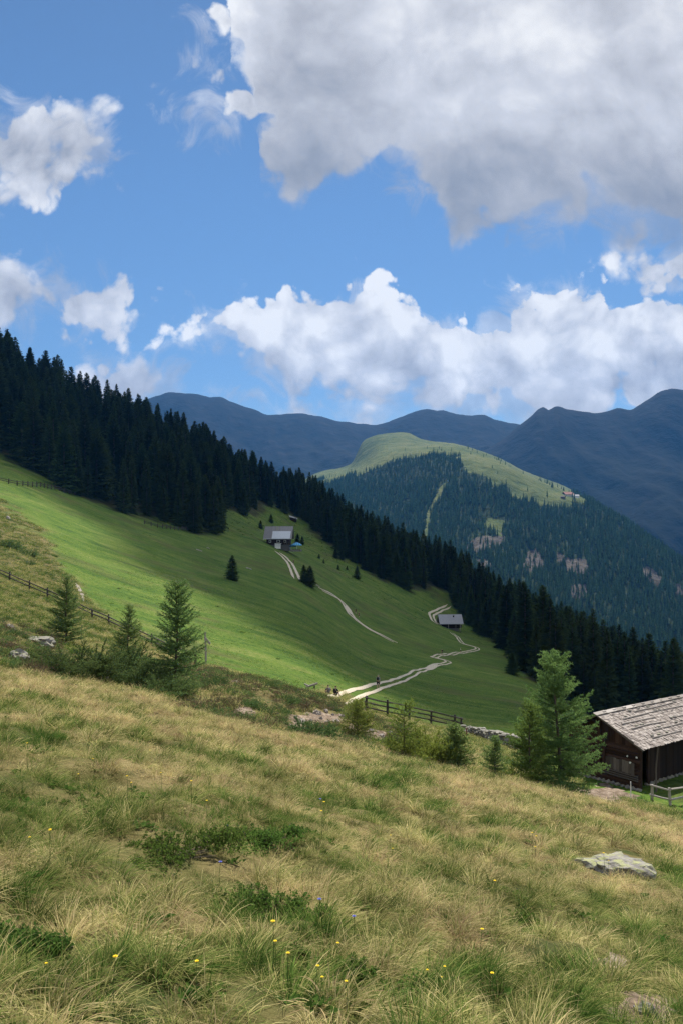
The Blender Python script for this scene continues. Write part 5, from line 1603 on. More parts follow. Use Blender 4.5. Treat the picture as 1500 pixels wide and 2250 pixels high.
def tuft(seed, n, r, h, w, lean, arch, spread=0.75):
    rng = np.random.default_rng(seed)
    lf = Acc()
    a = rng.uniform(0, 6.283, n); q = np.sqrt(rng.uniform(0, 1, n)) * r
    b = np.stack([q * np.cos(a), q * np.sin(a), np.full(n, -0.03)], 1)
    az = np.where(rng.random(n) < 0.7, rng.normal(0, spread, n), a + rng.normal(0, 0.5, n))
    L = h * rng.uniform(0.45, 1.25, n)
    el = np.clip(rng.normal(1.15, 0.25, n) - lean * rng.uniform(0.3, 1.0, n), 0.25, 1.55)
    hd = np.stack([np.cos(az), np.sin(az), 0 * az], 1)
    sd = np.stack([-np.sin(az), np.cos(az), 0 * az], 1)
    k = 5
    ts = np.linspace(0, 1, k)
    curl = arch * rng.uniform(0.4, 1.3, n)
    pts = []
    p = b.copy()
    for i in range(k):
        pts.append(p.copy())
        e = el - curl * ts[i] * 1.6
        p = p + (hd * np.cos(e)[:, None] + np.array([0, 0, 1.0]) * np.sin(e)[:, None]) * (L / (k - 1))[:, None]
    ww = w * rng.uniform(0.6, 1.25, n)
    pick = rng.uniform(0, 1, n)
    for i in range(k - 1):
        w0 = ww * (1 - ts[i]) ** 0.6 / 2; w1 = ww * (1 - ts[i + 1]) ** 0.6 / 2
        A, B_ = pts[i] - sd * w0[:, None], pts[i] + sd * w0[:, None]
        C_, D_ = pts[i + 1] + sd * w1[:, None], pts[i + 1] - sd * w1[:, None]
        if i < k - 2:
            lf.tri(np.stack([A, B_, C_, A, C_, D_], 1), np.tile([ts[i], ts[i], ts[i + 1], ts[i], ts[i + 1], ts[i + 1]], n), np.repeat(pick, 6))
        else:
            lf.tri(np.stack([A, B_, pts[i + 1]], 1), np.tile([ts[i], ts[i], ts[i + 1]], n), np.repeat(pick, 3))
    return lf.mesh('tuft', M_GRASS)
def tussock(seed, n, h, w):
    rng = np.random.default_rng(seed)
    lf = Acc()
    a = rng.uniform(0, 6.283, n); q = np.sqrt(rng.uniform(0, 1, n)) * 0.085
    p = np.stack([q * np.cos(a), q * np.sin(a), np.full(n, -0.04)], 1)
    az = a + rng.normal(0, 0.45, n)
    L = h * rng.uniform(0.45, 1.25, n)
    el = np.clip(rng.normal(1.12, 0.24, n) - q * 3.0, 0.3, 1.5)
    curl = rng.uniform(0.5, 1.9, n)
    hd = np.stack([np.cos(az), np.sin(az), 0 * az], 1); sd = np.stack([-np.sin(az), np.cos(az), 0 * az], 1)
    k = 6; ts = np.linspace(0, 1, k); pts = []
    for i in range(k):
        pts.append(p.copy())
        e = el - curl * ts[i] ** 1.3
        p = p + (hd * np.cos(e)[:, None] + np.array([0, 0, 1.0]) * np.sin(e)[:, None]) * (L / (k - 1))[:, None] + np.array([0.035, 0, 0]) * (ts[i] * L / h)[:, None]
    ww = w * rng.uniform(0.6, 1.3, n); pick = rng.uniform(0, 1, n)
    for i in range(k - 1):
        w0 = ww * (1 - ts[i]) ** 0.55 / 2; w1 = ww * (1 - ts[i + 1]) ** 0.55 / 2
        A, B_ = pts[i] - sd * w0[:, None], pts[i] + sd * w0[:, None]
        C_, D_ = pts[i + 1] + sd * w1[:, None], pts[i + 1] - sd * w1[:, None]
        if i < k - 2:
            lf.tri(np.stack([A, B_, C_, A, C_, D_], 1), np.tile([ts[i], ts[i], ts[i + 1], ts[i], ts[i + 1], ts[i + 1]], n), np.repeat(pick, 6))
        else:
            lf.tri(np.stack([A, B_, pts[i + 1]], 1), np.tile([ts[i], ts[i], ts[i + 1]], n), np.repeat(pick, 3))
    return lf.mesh('tussock', M_GRASS)
def build_grass():
    # 0-5 long swept tussocks, 6-9 upright green tufts, 10-13 short mats, 14-17 thicker and simpler for further off
    protos = [tuft(400 + i, 62, 0.13, 0.21 + 0.018 * i, 0.0048, 0.80, 1.05, 1.5) for i in range(6)]
    protos += [tuft(420 + i, 56, 0.10, 0.17, 0.0052, 0.2, 0.5, 1.2) for i in range(4)]
    protos += [tuft(440 + i, 60, 0.17, 0.13, 0.0048, 0.8, 0.8, 3.0) for i in range(4)]
    protos += [tuft(460 + i, 34, 0.20, 0.31, 0.012, 0.6, 0.8, 1.2) for i in range(4)]
    protos += [tuft(480 + i, 9, 0.14, 0.40, 0.0036, 0.35, 0.55, 1.5) for i in range(2)]
    protos += [tussock(600 + i, 130, 0.20 + 0.012 * i, 0.0052) for i in range(5)] + [tussock(610 + i, 80, 0.27, 0.012) for i in range(3)]
    def herb(seed):
        q = np.random.default_rng(seed); lf = Acc()
        for i in range(16):
            a = q.uniform(0, 6.28); e = q.uniform(0.15, 1.1); L = q.uniform(0.05, 0.12); w = L * q.uniform(0.16, 0.3)
            o = np.array([q.normal(0, 0.04), q.normal(0, 0.04), 0.01])
            d = np.array([math.cos(a) * math.cos(e), math.sin(a) * math.cos(e), math.sin(e)]); sd = np.array([-math.sin(a), math.cos(a), 0])
            m1 = o + d * L * 0.55; tp = o + d * L - np.array([0, 0, 0.25 * L])
            lf.tri([o, m1 + sd * w, tp, o, tp, m1 - sd * w], [0, 0.5, 0.8, 0, 0.8, 0.5], q.uniform(0, 0.6))
        return lf.mesh('herb', M_BILB)
    protos += [herb(700 + i) for i in range(4)]
    rng = np.random.default_rng(31)
    def wedge(d0, d1, dens):
        """points in the sector of the view, dens per square metre"""
        area = 0.5 * (2500 / F) * (d1 ** 2 - d0 ** 2)
        n = int(area * dens)
        d = np.sqrt(rng.uniform(d0 ** 2, d1 ** 2, n)); u = rng.uniform(-500, 2000, n)
        return d * (u - 750) / F, d
    parts_ = [wedge(1.6, 6, 44), wedge(6, 11, 32), wedge(11, 18, 22), wedge(18, 27, 15), wedge(27, 40, 11)]
    n_fill = sum(len(p[0]) for p in parts_)
    parts_ += [wedge(1.6, 8, 25), wedge(8, 18, 16), wedge(18, 40, 9)]
    X = np.concatenate([p[0] for p in parts_]); Y = np.concatenate([p[1] for p in parts_])
    is_t = np.arange(len(X)) >= n_fill
    Z = ground_z(X, Y)
    m, f, s = ground_masks(X, Y, Z)
    u = 750 + F * X / Y; y = frame_y(X, Y, Z)
    # tall grass stops at the heathy bank and the sandy path
    edge = np.interp(u, [-300, 0, 200, 430, 560, 650, 830, 1000, 1150, 1250, 1300, 1360, 1400, 1500, 1800], [33, 33, 32, 31, 33, 34, 35, 37, 38, 36, 35.5, 36, 40, 41, 42]) + 1.5 * fbm(X / 2.5, Y / 2.5, 3, 15)
    dry = 0.50 + 0.55 * fbm(X / 2.4, Y / 2.4, 4, 201) + 0.45 * fbm(X / 0.7, Y / 0.7, 2, 207)
    far = sstep(Y, 9, 26)
    dry = dry * (1 - 0.25 * far) + 0.25 * far + 0.13 * far
    bald = fbm(X / 1.1, Y / 1.1, 3, 231)
    on_bilb = np.zeros(len(X), bool)
    for bx_, by_, br_ in BILB:
        on_bilb |= (np.hypot(X - bx_, (Y - by_)) < br_ * 1.05)
    near_stone = np.hypot((u - 1345) / 95, (y - 1900) / 42) < 0.85
    ok = (Y < edge) & (s < 0.4) & ~((bald > 0.62) & (Y < 20) & (rng.random(len(X)) < 0.8)) & ~near_stone & ~(on_bilb & (is_t | (rng.random(len(X)) < 0.25)))
    green_spot = np.zeros(len(X))
    for cx, cy_, rx, ry in ((345, 1850, 130, 70), (555, 1850, 80, 60), (525, 2000, 100, 60), (640, 2010, 60, 40), (60, 2000, 90, 120), (400, 2170, 120, 60), (700, 2150, 90, 60), (860, 1700, 150, 60), (1120, 2030, 70, 60), (90, 1620, 100, 40)):
        green_spot = np.maximum(green_spot, 1 - np.hypot((u - cx) / rx, (y - cy_) / ry) ** 2)
    dry = dry - 0.35 * np.clip(green_spot, 0, 1)
    X, Y, Z, u, y, dry, bald, is_t = [a[ok] for a in (X, Y, Z, u, y, dry, bald, is_t)]
    n = len(X)
    tint = np.clip(dry + rng.normal(0, 0.11, n), -0.05, 1.0)
    r = rng.random(n)
    idx = np.where(tint < 0.30, np.where(r < 0.65, rng.integers(6, 10, n), rng.integers(0, 6, n)), np.where(r < 0.68, rng.integers(0, 6, n), np.where(r < 0.84, rng.integers(10, 14, n), rng.integers(6, 10, n))))
    idx = np.where(rng.random(n) < 0.07, rng.integers(18, 20, n), idx)
    idx = np.where((Y > 15) & (rng.random(n) < sstep(Y, 14, 20)), rng.integers(14, 18, n), idx)
    idx = np.where(is_t, np.where(rng.random(n) < sstep(Y, 11, 18), rng.integers(25, 28, n), rng.integers(20, 25, n)), idx)
    idx = np.where(~is_t & (Y < 14) & (rng.random(n) < 0.10), rng.integers(28, 32, n), idx)
    # the blades are swept by wind and downhill, whole patches alike
    wind = -0.35 + 2.0 * fbm(X / 0.9, Y / 0.9, 2, 251) + rng.normal(0, 1.0, n)
    clump = 0.72 + 0.55 * sstep(fbm(X / 0.9, Y / 0.9, 2, 261), -0.4, 0.6)
    s = clump * rng.uniform(0.7, 1.2, n) * np.where(Y > 20, 1.05, 1.0)
    s = np.where(is_t, rng.uniform(0.5, 1.3, n), s * 0.85)
    wind = np.where(is_t, 0.4 + 2.2 * fbm(X / 1.8, Y / 1.8, 2, 281) + rng.normal(0, 1.1, n), wind)
    tilt = np.stack([rng.normal(0, 0.12, n), rng.normal(0.1, 0.12, n), wind], 1)
    lum = np.clip(rng.normal(1.12, 0.26, n) + 0.3 * fbm(X / 0.8, Y / 0.8, 2, 271), 0.5, 1.8)
    scatter('grass', np.stack([X, Y, Z], 1), idx, tilt, np.stack([s, s, s], 1), protos, {'tint': tint, 'lum': lum}, label='tall dry straw coloured grass with green tufts covering the foreground slope', cat='grass')
    print('GRASS', n)
    # short grass and heather on the bank, the slope at the left and round the barn
    M_HEA = mat_needles('heather', (0.060, 0.052, 0.028), (0.20, 0.155, 0.090), 0.28, 0.35)
    hp = []
    for i in range(4):
        lf = Acc(); r2 = np.random.default_rng(500 + i)
        k = 90
        c = np.stack([r2.normal(0, 0.16, k), r2.normal(0, 0.16, k), np.abs(r2.normal(0, 0.10, k))], 1)
        tufts(lf, c, np.array([0, 0, 1.0]), r2, 0.10, 0.022, 3, r2.uniform(0.2, 0.8))
        hp.append(lf.mesh('sprig', M_HEA if i < 2 else M_JUN))
    hp += [tuft(480 + i, 40, 0.25, 0.26, 0.016, 0.5, 0.7) for i in range(4)]
    N_ = 34000
    d = np.sqrt(rng.uniform(30 ** 2, 100 ** 2, N_)); uu = rng.uniform(-250, 1750, N_)
    fd_ = np.sqrt(rng.uniform(100 ** 2, 215 ** 2, 9000)); d = np.r_[d, fd_]; uu = np.r_[uu, rng.uniform(-200, 210, 9000)]
    X = d * (uu - 750) / F; Z = ground_z(X, d)
    m, f, s = ground_masks(X, d, Z)
    hz = np.array([Z * 0]).ravel()
    heath = (uu > 380) & (uu < 900) & (d < 58) | (uu < 140) & (d < 50)
    ok = (m < 0.35) & (s < 0.45) & ((fbm(X / 3, d / 3, 3, 301) > -0.35) | ~heath)
    lx = (X - BARN[0]) * BARN_C + (d - BARN[1]) * BARN_S; ly = -(X - BARN[0]) * BARN_S + (d - BARN[1]) * BARN_C
    ok &= ~((lx > 0.3) & (lx < 14) & (ly > 0.4) & (ly < 6.4))
    X, d, Z, uu, heath = X[ok], d[ok], Z[ok], uu[ok], heath[ok]
    n = len(X)
    kk = np.where(heath & (rng.random(n) < 0.40), rng.integers(0, 4, n), rng.integers(4, 8, n))
    tint = np.clip(0.50 + 0.4 * fbm(X / 4, d / 4, 3, 311) + rng.normal(0, 0.1, n) - 0.35 * (uu > 1340) - 0.12 * (uu < 250), 0, 1)
    s = rng.uniform(0.7, 1.5, n) * np.where(kk < 4, 1.0, 1.1) * np.where(d > 100, 1.5, 1.0)
    scatter('heath', np.stack([X, d, Z], 1), kk, np.stack([0 * s, 0 * s, rng.uniform(0, 6.28, n)], 1), np.stack([s, s, s], 1), hp, {'tint': tint, 'lum': np.clip(rng.normal(1.15, 0.2, n), 0.6, 1.6)}, label='low heather and short dry grass on the bank behind the tall grass', cat='heath')
    # the edge of the mown meadow, as far as single tufts can be made out
    mp = [tuft(520 + i, 36, 0.3, 0.16, 0.02, 0.7, 0.8, 2.0) for i in range(3)]
    N_ = 16000
    d = np.sqrt(rng.uniform(50 ** 2, 170 ** 2, N_)); uu = rng.uniform(-100, 1650, N_)
    X = d * (uu - 750) / F; Z = ground_z(X, d)
    m, f, s = ground_masks(X, d, Z)
    ok = (m > 0.4) & (f < 0.2) & (fbm(X / 9, d / 20, 3, 321) > -0.25)
    for pts in PATHS_XY:
        for i in range(0, len(pts[0]), 2):
            ok &= np.hypot(X - pts[0][i], d - pts[1][i]) > 1.9
    X, d, Z = X[ok], d[ok], Z[ok]; n = len(X)
    s = rng.uniform(0.6, 1.4, n)
    scatter('meadow_grass', np.stack([X, d, Z], 1), rng.integers(0, 3, n), np.stack([0 * s, 0 * s, rng.uniform(0, 6.28, n)], 1), np.stack([s, s, s], 1), mp,
            {'tint': np.clip(0.24 + 0.16 * fbm(X / 12, d / 25, 3, 331) + rng.normal(0, 0.05, n), 0, 0.6), 'lum': np.clip(rng.normal(1.35, 0.12, n), 0.9, 1.7)}, label='short green meadow grass along the near edge of the mown slope', cat='grass')
build_grass()
def build_weeds():
    rng = np.random.default_rng(77)
    hp = [bush_meshes(0.35, 0.3, 0.35, 90 + i, M_JUN if i < 2 else M_BILB, 12, size=0.16, width=0.07, nt=3, sub=0.2)[0] for i in range(3)]
    N_ = 9000
    d = np.sqrt(rng.uniform(85 ** 2, 540 ** 2, N_)); uu = rng.uniform(-150, 1350, N_)
    X = d * (uu - 750) / F; Z = ground_z(X, d)
    m, f, s = ground_masks(X, d, Z)
    c = fbm(X / 16, d / 26, 3, 351)
    rough = (uu > 500) & (d > 330) & (d > FOREST_D(uu) * 0.80)
    ok = (m > 0.5) & (f < 0.3) & ((c > 0.42) & (rng.random(N_) < 0.45) | rough & (rng.random(N_) < 0.6))
    for pts in PATHS_XY:
        for i in range(0, len(pts[0]), 2):
            ok &= np.hypot(X - pts[0][i], d - pts[1][i]) > 2.2
    X, d, Z, rough = X[ok], d[ok], Z[ok], rough[ok]; n = len(X)
    s = rng.uniform(0.3, 0.75, n) * np.where(rough, 1.7, 1.0)
    scatter('meadow_weeds', np.stack([X, d, Z], 1), rng.integers(0, 3, n), np.stack([0 * s, 0 * s, rng.uniform(0, 6.28, n)], 1), np.stack([s * 1.3, s * 1.3, s * 0.7], 1), hp, label='scattered weeds and low tussocks on the green meadow', cat='weeds')
    print('WEEDS', n)
build_weeds()

# ------------------------------------------------------------------ flowers
def flower_meshes(col, stem_h, r, seed):
    rng = np.random.default_rng(seed)
    g = MB(); g.tube([(0, 0, -0.02), (0.01, 0.004, stem_h * 0.5), (0.0, 0, stem_h)], [0.002, 0.0017, 0.0012], 5)
    st = g.mesh('stem', FSTEM)
    g = MB()
    for ring, (n, rr, up) in enumerate(((9, r, 0.15), (7, r * 0.72, 0.55))):
        for i in range(n):
            a = i * 6.283 / n + ring * 0.3 + rng.normal(0, 0.08)
            c, s = math.cos(a), math.sin(a); q, t = -s, c
            w = rr * 0.34
            P = lambda f, sd: (c * rr * f + q * w * sd, s * rr * f + t * w * sd, stem_h + up * rr * f)
            g.poly([P(0.08, 0), P(0.6, -1), P(1, -0.5), P(1.02, 0.5), P(0.6, 1)], [(0, 1, 2, 3, 4)])
    hd = g.mesh('petals', col)
    g = MB(); g.rock((0, 0, stem_h + r * 0.12), (r * 0.28, r * 0.28, r * 0.22), seed, 1, 0.1)
    return st, hd, g.mesh('flower_centre', col)
FSTEM = mat_plain('stem_green', (0.07, 0.12, 0.03))
YEL = mat_plain('yellow_petal', (0.80, 0.56, 0.02), 0.7, 0.1); BLU = mat_plain('blue_petal', (0.10, 0.12, 0.42), 0.7, 0.1)
fm = [flower_meshes(YEL, 0.15 + 0.05 * i, 0.0075 + 0.0012 * i, i + 3) for i in range(3)]
bm2 = flower_meshes(BLU, 0.16, 0.011, 9)
for u, y in ((66, 1905), (110, 1888), (111, 1906), (102, 2182), (254, 2240), (433, 2228), (600, 2155), (605, 2168), (633, 2193), (698, 2211), (708, 2215), (742, 2140), (173, 1746), (280, 1771), (289, 1761), (354, 1745), (421, 1773), (857, 1869), (938, 2188), (970, 2198), (976, 2192), (1168, 1883), (1177, 1890), (1175, 1902), (1058, 2137),
             (1325, 1928), (1336, 1926), (1086, 2010), (862, 1900), (455, 1820), (712, 1828), (706, 1847), (1080, 2248), (760, 2242), (205, 1700), (60, 1690), (330, 1680)):
    p = hit(u, y, 2.0, 30)
    plant('yellow_flower', 'small yellow flower standing among the dry grass blades of the foreground slope', 'flower', random.choice(fm), p, random.uniform(0, 6), random.uniform(0.8, 1.2) * 0.95 + 0.035 * min(p.y, 14), 'yellow flowers in the grass')
for u, y in ((499, 1866), (485, 1953), (704, 1795), (702, 2040), (777, 2079)):
    p = hit(u, y, 2.0, 30)
    plant('blue_flower', 'small violet blue flower standing among the grass blades of the foreground slope', 'flower', bm2, p, random.uniform(0, 6), 1.1 + 0.04 * p.y, 'blue flowers in the grass')

# ------------------------------------------------------------------ stones and timber lying about
def rock(label, u, y, dmin, w, h, mat, seed, flat=0.0, depth=0.8, sub=3, rz=0.0, name='rock', group=None, bury=0.25):
    p = hit(u, y, dmin, 200); k = p.y / F
    g = MB(); g.rock((0, 0, 0), (w * k / 2, w * k / 2 * depth, h * k * (0.6 + bury)), seed, sub, 0.5, flat)
    me = g.mesh(name, mat, False)
    return link(name, me, None, None, None, label, 'rock', group), p, me
def put_rock(label, u, y, dmin, w, h, mat, seed, **kw):
    grp = kw.get('group')
    o, p, me = rock(label, u, y, dmin, w, h, mat, seed, **{k: v for k, v in kw.items()})
    o.location = p; o.rotation_euler = (0, 0, kw.get('rz', 0))
    return o
put_rock('large flat pale boulder with yellow lichen lying in the grass at right', 1347, 1922, 8, 150, 60, S_LICH, 5, flat=0.62, depth=0.62, sub=4, rz=-0.12)
put_rock('small grey stone on bare soil at the bottom right corner', 1418, 2228, 3, 46, 26, S_GREY, 12, sub=3)
put_rock('white boulder on the heathery bank at the left edge', 17, 1386, 36, 27, 15, S_PALE, 21)
put_rock('broad grey rock outcrop left of the leftmost young larch', 84, 1412, 35, 70, 26, S_GREY, 22, flat=0.4)
put_rock('low brown grey rock half hidden in heather at the left edge', 38, 1447, 33, 46, 20, S_GREY, 23)
put_rock('small pinkish stone in the grass below the dark scrub', 236, 1500, 30, 26, 12, S_PALE, 24)
rg = 'pale stones on the bare bank'
for i, (u, y, w, h) in enumerate(((640, 1602, 20, 10), (662, 1590, 26, 11), (650, 1580, 14, 7), (697, 1568, 18, 8), (716, 1565, 13, 8), (738, 1588, 19, 8), (752, 1576, 15, 9), (720, 1588, 12, 6), (814, 1606, 14, 7), (838, 1620, 16, 7), (856, 1612, 13, 6), (705, 1580, 10, 6), (770, 1562, 10, 6), (675, 1572, 11, 6), (683, 1584, 9, 5), (668, 1602, 9, 5), (828, 1610, 8, 4), (730, 1572, 8, 5))):
    put_rock('pale stone lying on the bare earthy bank between the shrubs', u, y, 35, w, h, S_PALE, 30 + i, group=rg, sub=3, rz=i * 1.3)
put_rock('pale flat stone on the heathery crest right of the waymark post', 518, 1500, 36, 16, 7, S_PALE, 60, sub=2)
put_rock('whitish stone on the dry slope far left above the fence', 18, 1141, 90, 9, 8, S_PALE, 61, sub=2)
def log(label, u, y, dmin, L, r, az, mat=W_GREY, name='log'):
    p = hit(u, y, dmin, 500)
    g = MB(); g.tube([(-L / 2, 0, r * 0.7), (0, 0.05, r * 0.8), (L / 2, 0, r * 0.7)], [r, r * 0.9, r * 0.7], 8, 0.08)
    o = link(name, g.mesh(name, mat), None, None, None, label, 'log')
    o.location = p
    q = float(ground_z(p.x + math.cos(az) * 1.0, p.y + math.sin(az) * 1.0)) - p.z
    o.rotation_euler = (0, -math.atan2(q, 1.0), az)
    return o
log('pale log lying on the meadow near the forest foot, left one of two', 438, 1210, 180, 1.9, 0.16, 0.3)
log('pale log lying on the meadow near the forest foot, right one of two', 458, 1205, 180, 1.3, 0.16, -0.7)
log('pale bleached log on the meadow right of the lone spruce', 547, 1250, 180, 1.8, 0.17, -0.4)
log('small pale log beside the upper path right of the dark spruce pair', 698, 1288, 220, 1.5, 0.18, 0.1)
# hollowed trough on the crest
p = hit(684, 1513, 48, 80)
t = thing('trough', 'weathered hollowed log trough tilted up on the grassy crest', 'trough', p, 0.10)
g = MB()
n = 9
prof = [(math.cos(math.pi * (1 + i / (n - 1))), math.sin(math.pi * (1 + i / (n - 1)))) for i in range(n)]
ro, ri = 0.16, 0.12
L0, L1 = Vector((-0.45, 0, 0.17)), Vector((0.52, 0.1, 0.46))
vs = []
for P in (L0, L1):
    for c, s in prof: vs.append(P + Vector((0, c * ro, s * ro)))
    for c, s in reversed(prof): vs.append(P + Vector((0, c * ri, s * ri)))
m_ = 2 * n
g.poly(vs, [tuple(range(m_ - 1, -1, -1)), tuple(range(m_, 2 * m_))] + [(i, (i + 1) % m_, m_ + (i + 1) % m_, m_ + i) for i in range(m_)])
g.part('hollow_log', W_GREY, t)
g = MB(); g.tube([(-0.55, 0.1, 0.36), (-0.2, 0.0, 0.20)], 0.07, 7, 0.1); g.part('cross_piece', W_GREY, t)
g = MB(); g.box((0.25, 0.05, 0.10), (0.10, 0.25, 0.28)); g.part('prop', W_POST, t)
# ------------------------------------------------------------------ people
def skin_mesh(name, joints, edges, root=0, sub=2):
    """joints: (x, y, z, r); one continuous surface grown over the bones"""
    me = bpy.data.meshes.new(name)
    me.from_pydata([j[:3] for j in joints], edges, [])
    o = bpy.data.objects.new(name, me)
    COL.objects.link(o)
    sk = o.modifiers.new('skin', 'SKIN'); sk.use_smooth_shade = True
    for i, j in enumerate(joints):
        v = me.skin_vertices[0].data[i]
        v.radius = (j[3], j[3] * (j[4] if len(j) > 4 else 1)); v.use_root = (i == root)
    ss = o.modifiers.new('sub', 'SUBSURF'); ss.levels = sub; ss.render_levels = sub
    dg = bpy.context.evaluated_depsgraph_get()
    out = bpy.data.meshes.new_from_object(o.evaluated_get(dg))
    bpy.data.objects.remove(o); bpy.data.meshes.remove(me)
    out.name = name
    out.polygons.foreach_set('use_smooth', np.ones(len(out.polygons), bool))
    out.materials.clear()
    return out
def person_meshes(pose):
    """a 1.75 m figure facing +Y; pose 'walk' or 'sit'"""
    J, E = [], []
    def add(x, y, z, r, par=None, k=1.0):
        J.append((x, y, z, r, k)); i = len(J) - 1
        if par is not None: E.append((par, i))
        return i
    sit = pose == 'sit'
    hz = 0.20 if sit else 0.93
    pel = add(0, 0, hz, 0.125, None, 0.8)
    wa = add(0, 0.01 if not sit else 0.03, hz + 0.18, 0.115, pel, 0.75); ch = add(0, 0.02 if not sit else 0.08, hz + 0.40, 0.135, wa, 0.72)
    nb = add(0, 0.02 if not sit else 0.12, hz + 0.53, 0.065, ch); nk = add(0, 0.03 if not sit else 0.15, hz + 0.60, 0.055, nb)
    hd = add(0, 0.05 if not sit else 0.19, hz + 0.70, 0.092, nk, 1.05); add(0, 0.045 if not sit else 0.19, hz + 0.79, 0.070, hd)
    legs, arms = [], []
    for s in (-1, 1):
        hip = add(0.09 * s, 0, hz - 0.06, 0.088, pel)
        if sit:
            kn = add(0.13 * s, 0.42, hz + 0.22, 0.058, hip); an = add(0.12 * s, 0.62, hz - 0.14, 0.040, kn); to = add(0.12 * s, 0.78, hz - 0.17, 0.032, an)
        else:
            f = 0.16 * s
            kn = add(0.095 * s, 0.03 + f * 0.5, 0.50, 0.058, hip); cf = add(0.095 * s, -0.02 + f * 0.55, 0.34, 0.054, kn); an = add(0.095 * s, -0.03 + f * 0.7, 0.085, 0.038, cf); to = add(0.105 * s, 0.12 + f * 0.7, 0.035, 0.032, an)
        legs.append((hip, kn))
        sh = add(0.175 * s, 0.02 if not sit else 0.10, hz + 0.47, 0.060, ch)
        if sit:
            el = add(0.25 * s, 0.22, hz + 0.24, 0.042, sh); wr = add(0.17 * s, 0.40, hz + 0.26, 0.028, el)
            hv = Vector((-0.02 * s, 0.07, -0.02))
        else:
            el = add(0.235 * s, 0.0 - 0.05 * s, hz + 0.20, 0.042, sh); wr = add(0.25 * s, 0.07 - 0.10 * s, hz - 0.03, 0.028, el)
            hv = Vector((0.0, 0.02, -0.075))
        w = Vector(J[wr][:3]); pm = add(*(w + hv), 0.030, wr, 0.6)
        arms.append((sh, el, wr))
        d = hv.normalized(); sd = d.cross(Vector((1, 0, 0))).normalized()
        P = w + hv
        for q, L in ((-0.024, 0.066), (-0.008, 0.078), (0.008, 0.074), (0.024, 0.058)):
            a = add(*(P + sd * q + d * 0.045), 0.009, pm); add(*(P + sd * q + d * (0.045 + L * 0.7) + Vector((-0.014 * s, 0, 0))), 0.007, a)
        a = add(*(P - d * 0.02 + sd * 0.040), 0.010, pm); add(*(P + d * 0.025 + sd * 0.055), 0.008, a)
    body = skin_mesh('body', J, E)
    # face: nose, brow, eyes sunk and ears shaped on the head itself
    hx_ = Vector(J[hd][:3])
    g = MB()
    def cl(idx, grow, ext=None):
        js = [(*J[i][:3], J[i][3] * grow + 0.008, J[i][4]) for i in idx]
        return js
    # shirt: trunk and upper arms
    ids = [pel, wa, ch, nb]
    js = cl(ids, 1.10); js[0] = (js[0][0], js[0][1], js[0][2] + 0.05, js[0][3], js[0][4]); js[3] = (*js[3][:3], 0.075, 1.0)
    ed = [(0, 1), (1, 2), (2, 3)]
    for sh, el, wr in arms:
        a = len(js); js += cl([sh], 1.15); e = Vector(J[sh][:3]).lerp(Vector(J[el][:3]), 0.75); js.append((*e, 0.062, 1)); ed += [(2, a), (a, a + 1)]
    shirt = skin_mesh('shirt', js, ed)
    js = cl([pel], 1.08); js[0] = (*js[0][:3], js[0][3] + 0.006, js[0][4]); ed = []
    for hip, kn in legs:
        a = len(js); js += cl([hip], 1.12); e = Vector(J[hip][:3]).lerp(Vector(J[kn][:3]), 0.88); js.append((*e, 0.085, 1)); ed += [(0, a), (a, a + 1)]
    shorts = skin_mesh('shorts', js, ed)
    bk = Vector(J[ch][:3])
    ty = -0.05 if not sit else -0.02
    js = [(0, bk.y - 0.20, bk.z - 0.24, 0.12, 1.25), (0, bk.y - 0.22 + ty * 0.2, bk.z - 0.08, 0.125, 1.2), (0, bk.y - 0.19, bk.z + 0.10, 0.11, 1.2), (0, bk.y - 0.17, bk.z + 0.17, 0.075, 1.2)]
    pack = skin_mesh('backpack', js, [(0, 1), (1, 2), (2, 3)])
    h = Vector(J[hd][:3])
    js = [(0, h.y - 0.03, h.z - 0.02, 0.078), (0, h.y - 0.018, h.z + 0.05, 0.092), (0, h.y - 0.01, h.z + 0.09, 0.070)]
    hair = skin_mesh('hair', js, [(0, 1), (1, 2)], 0, 1)
    g = MB()
    for s in (-1, 1):
        an = [i for i in range(len(J)) if J[i][3] == 0.032 and J[i][0] * s > 0][0]
        c = Vector(J[an][:3])
        g.rock((c.x, c.y - 0.06, c.z + 0.005), (0.052, 0.15, 0.048), 3, 2, 0.06)
    shoes = g.mesh('shoes', None, True)
    # nose, ears and eyes
    g = MB()
    g.rock((0, h.y + 0.098, h.z + 0.005), (0.014, 0.018, 0.024), 1, 1, 0.0)
    for s in (-1, 1): g.rock((s * 0.092, h.y + 0.0, h.z + 0.01), (0.012, 0.022, 0.032), 2, 1, 0.0)
    face = g.mesh('nose_and_ears', None, True)
    g = MB()
    for s in (-1, 1): g.rock((s * 0.032, h.y + 0.086, h.z + 0.03), (0.012, 0.010, 0.008), 2, 1, 0.0)
    g.box((0, h.y + 0.090, h.z - 0.035), (0.04, 0.008, 0.008))
    eyes = g.mesh('eyes_and_mouth', None, True)
    return dict(body=body, shirt=shirt, shorts=shorts, backpack=pack, hair=hair, shoes=shoes, nose_and_ears=face, eyes_and_mouth=eyes)
SKIN = mat_plain('skin', (0.46, 0.29, 0.21), 0.6, 0.06)
cloth = lambda n, c: mat_plain(n, c, 0.9, 0.12, 14.0)
POSES = {'walk': person_meshes('walk'), 'sit': person_meshes('sit')}
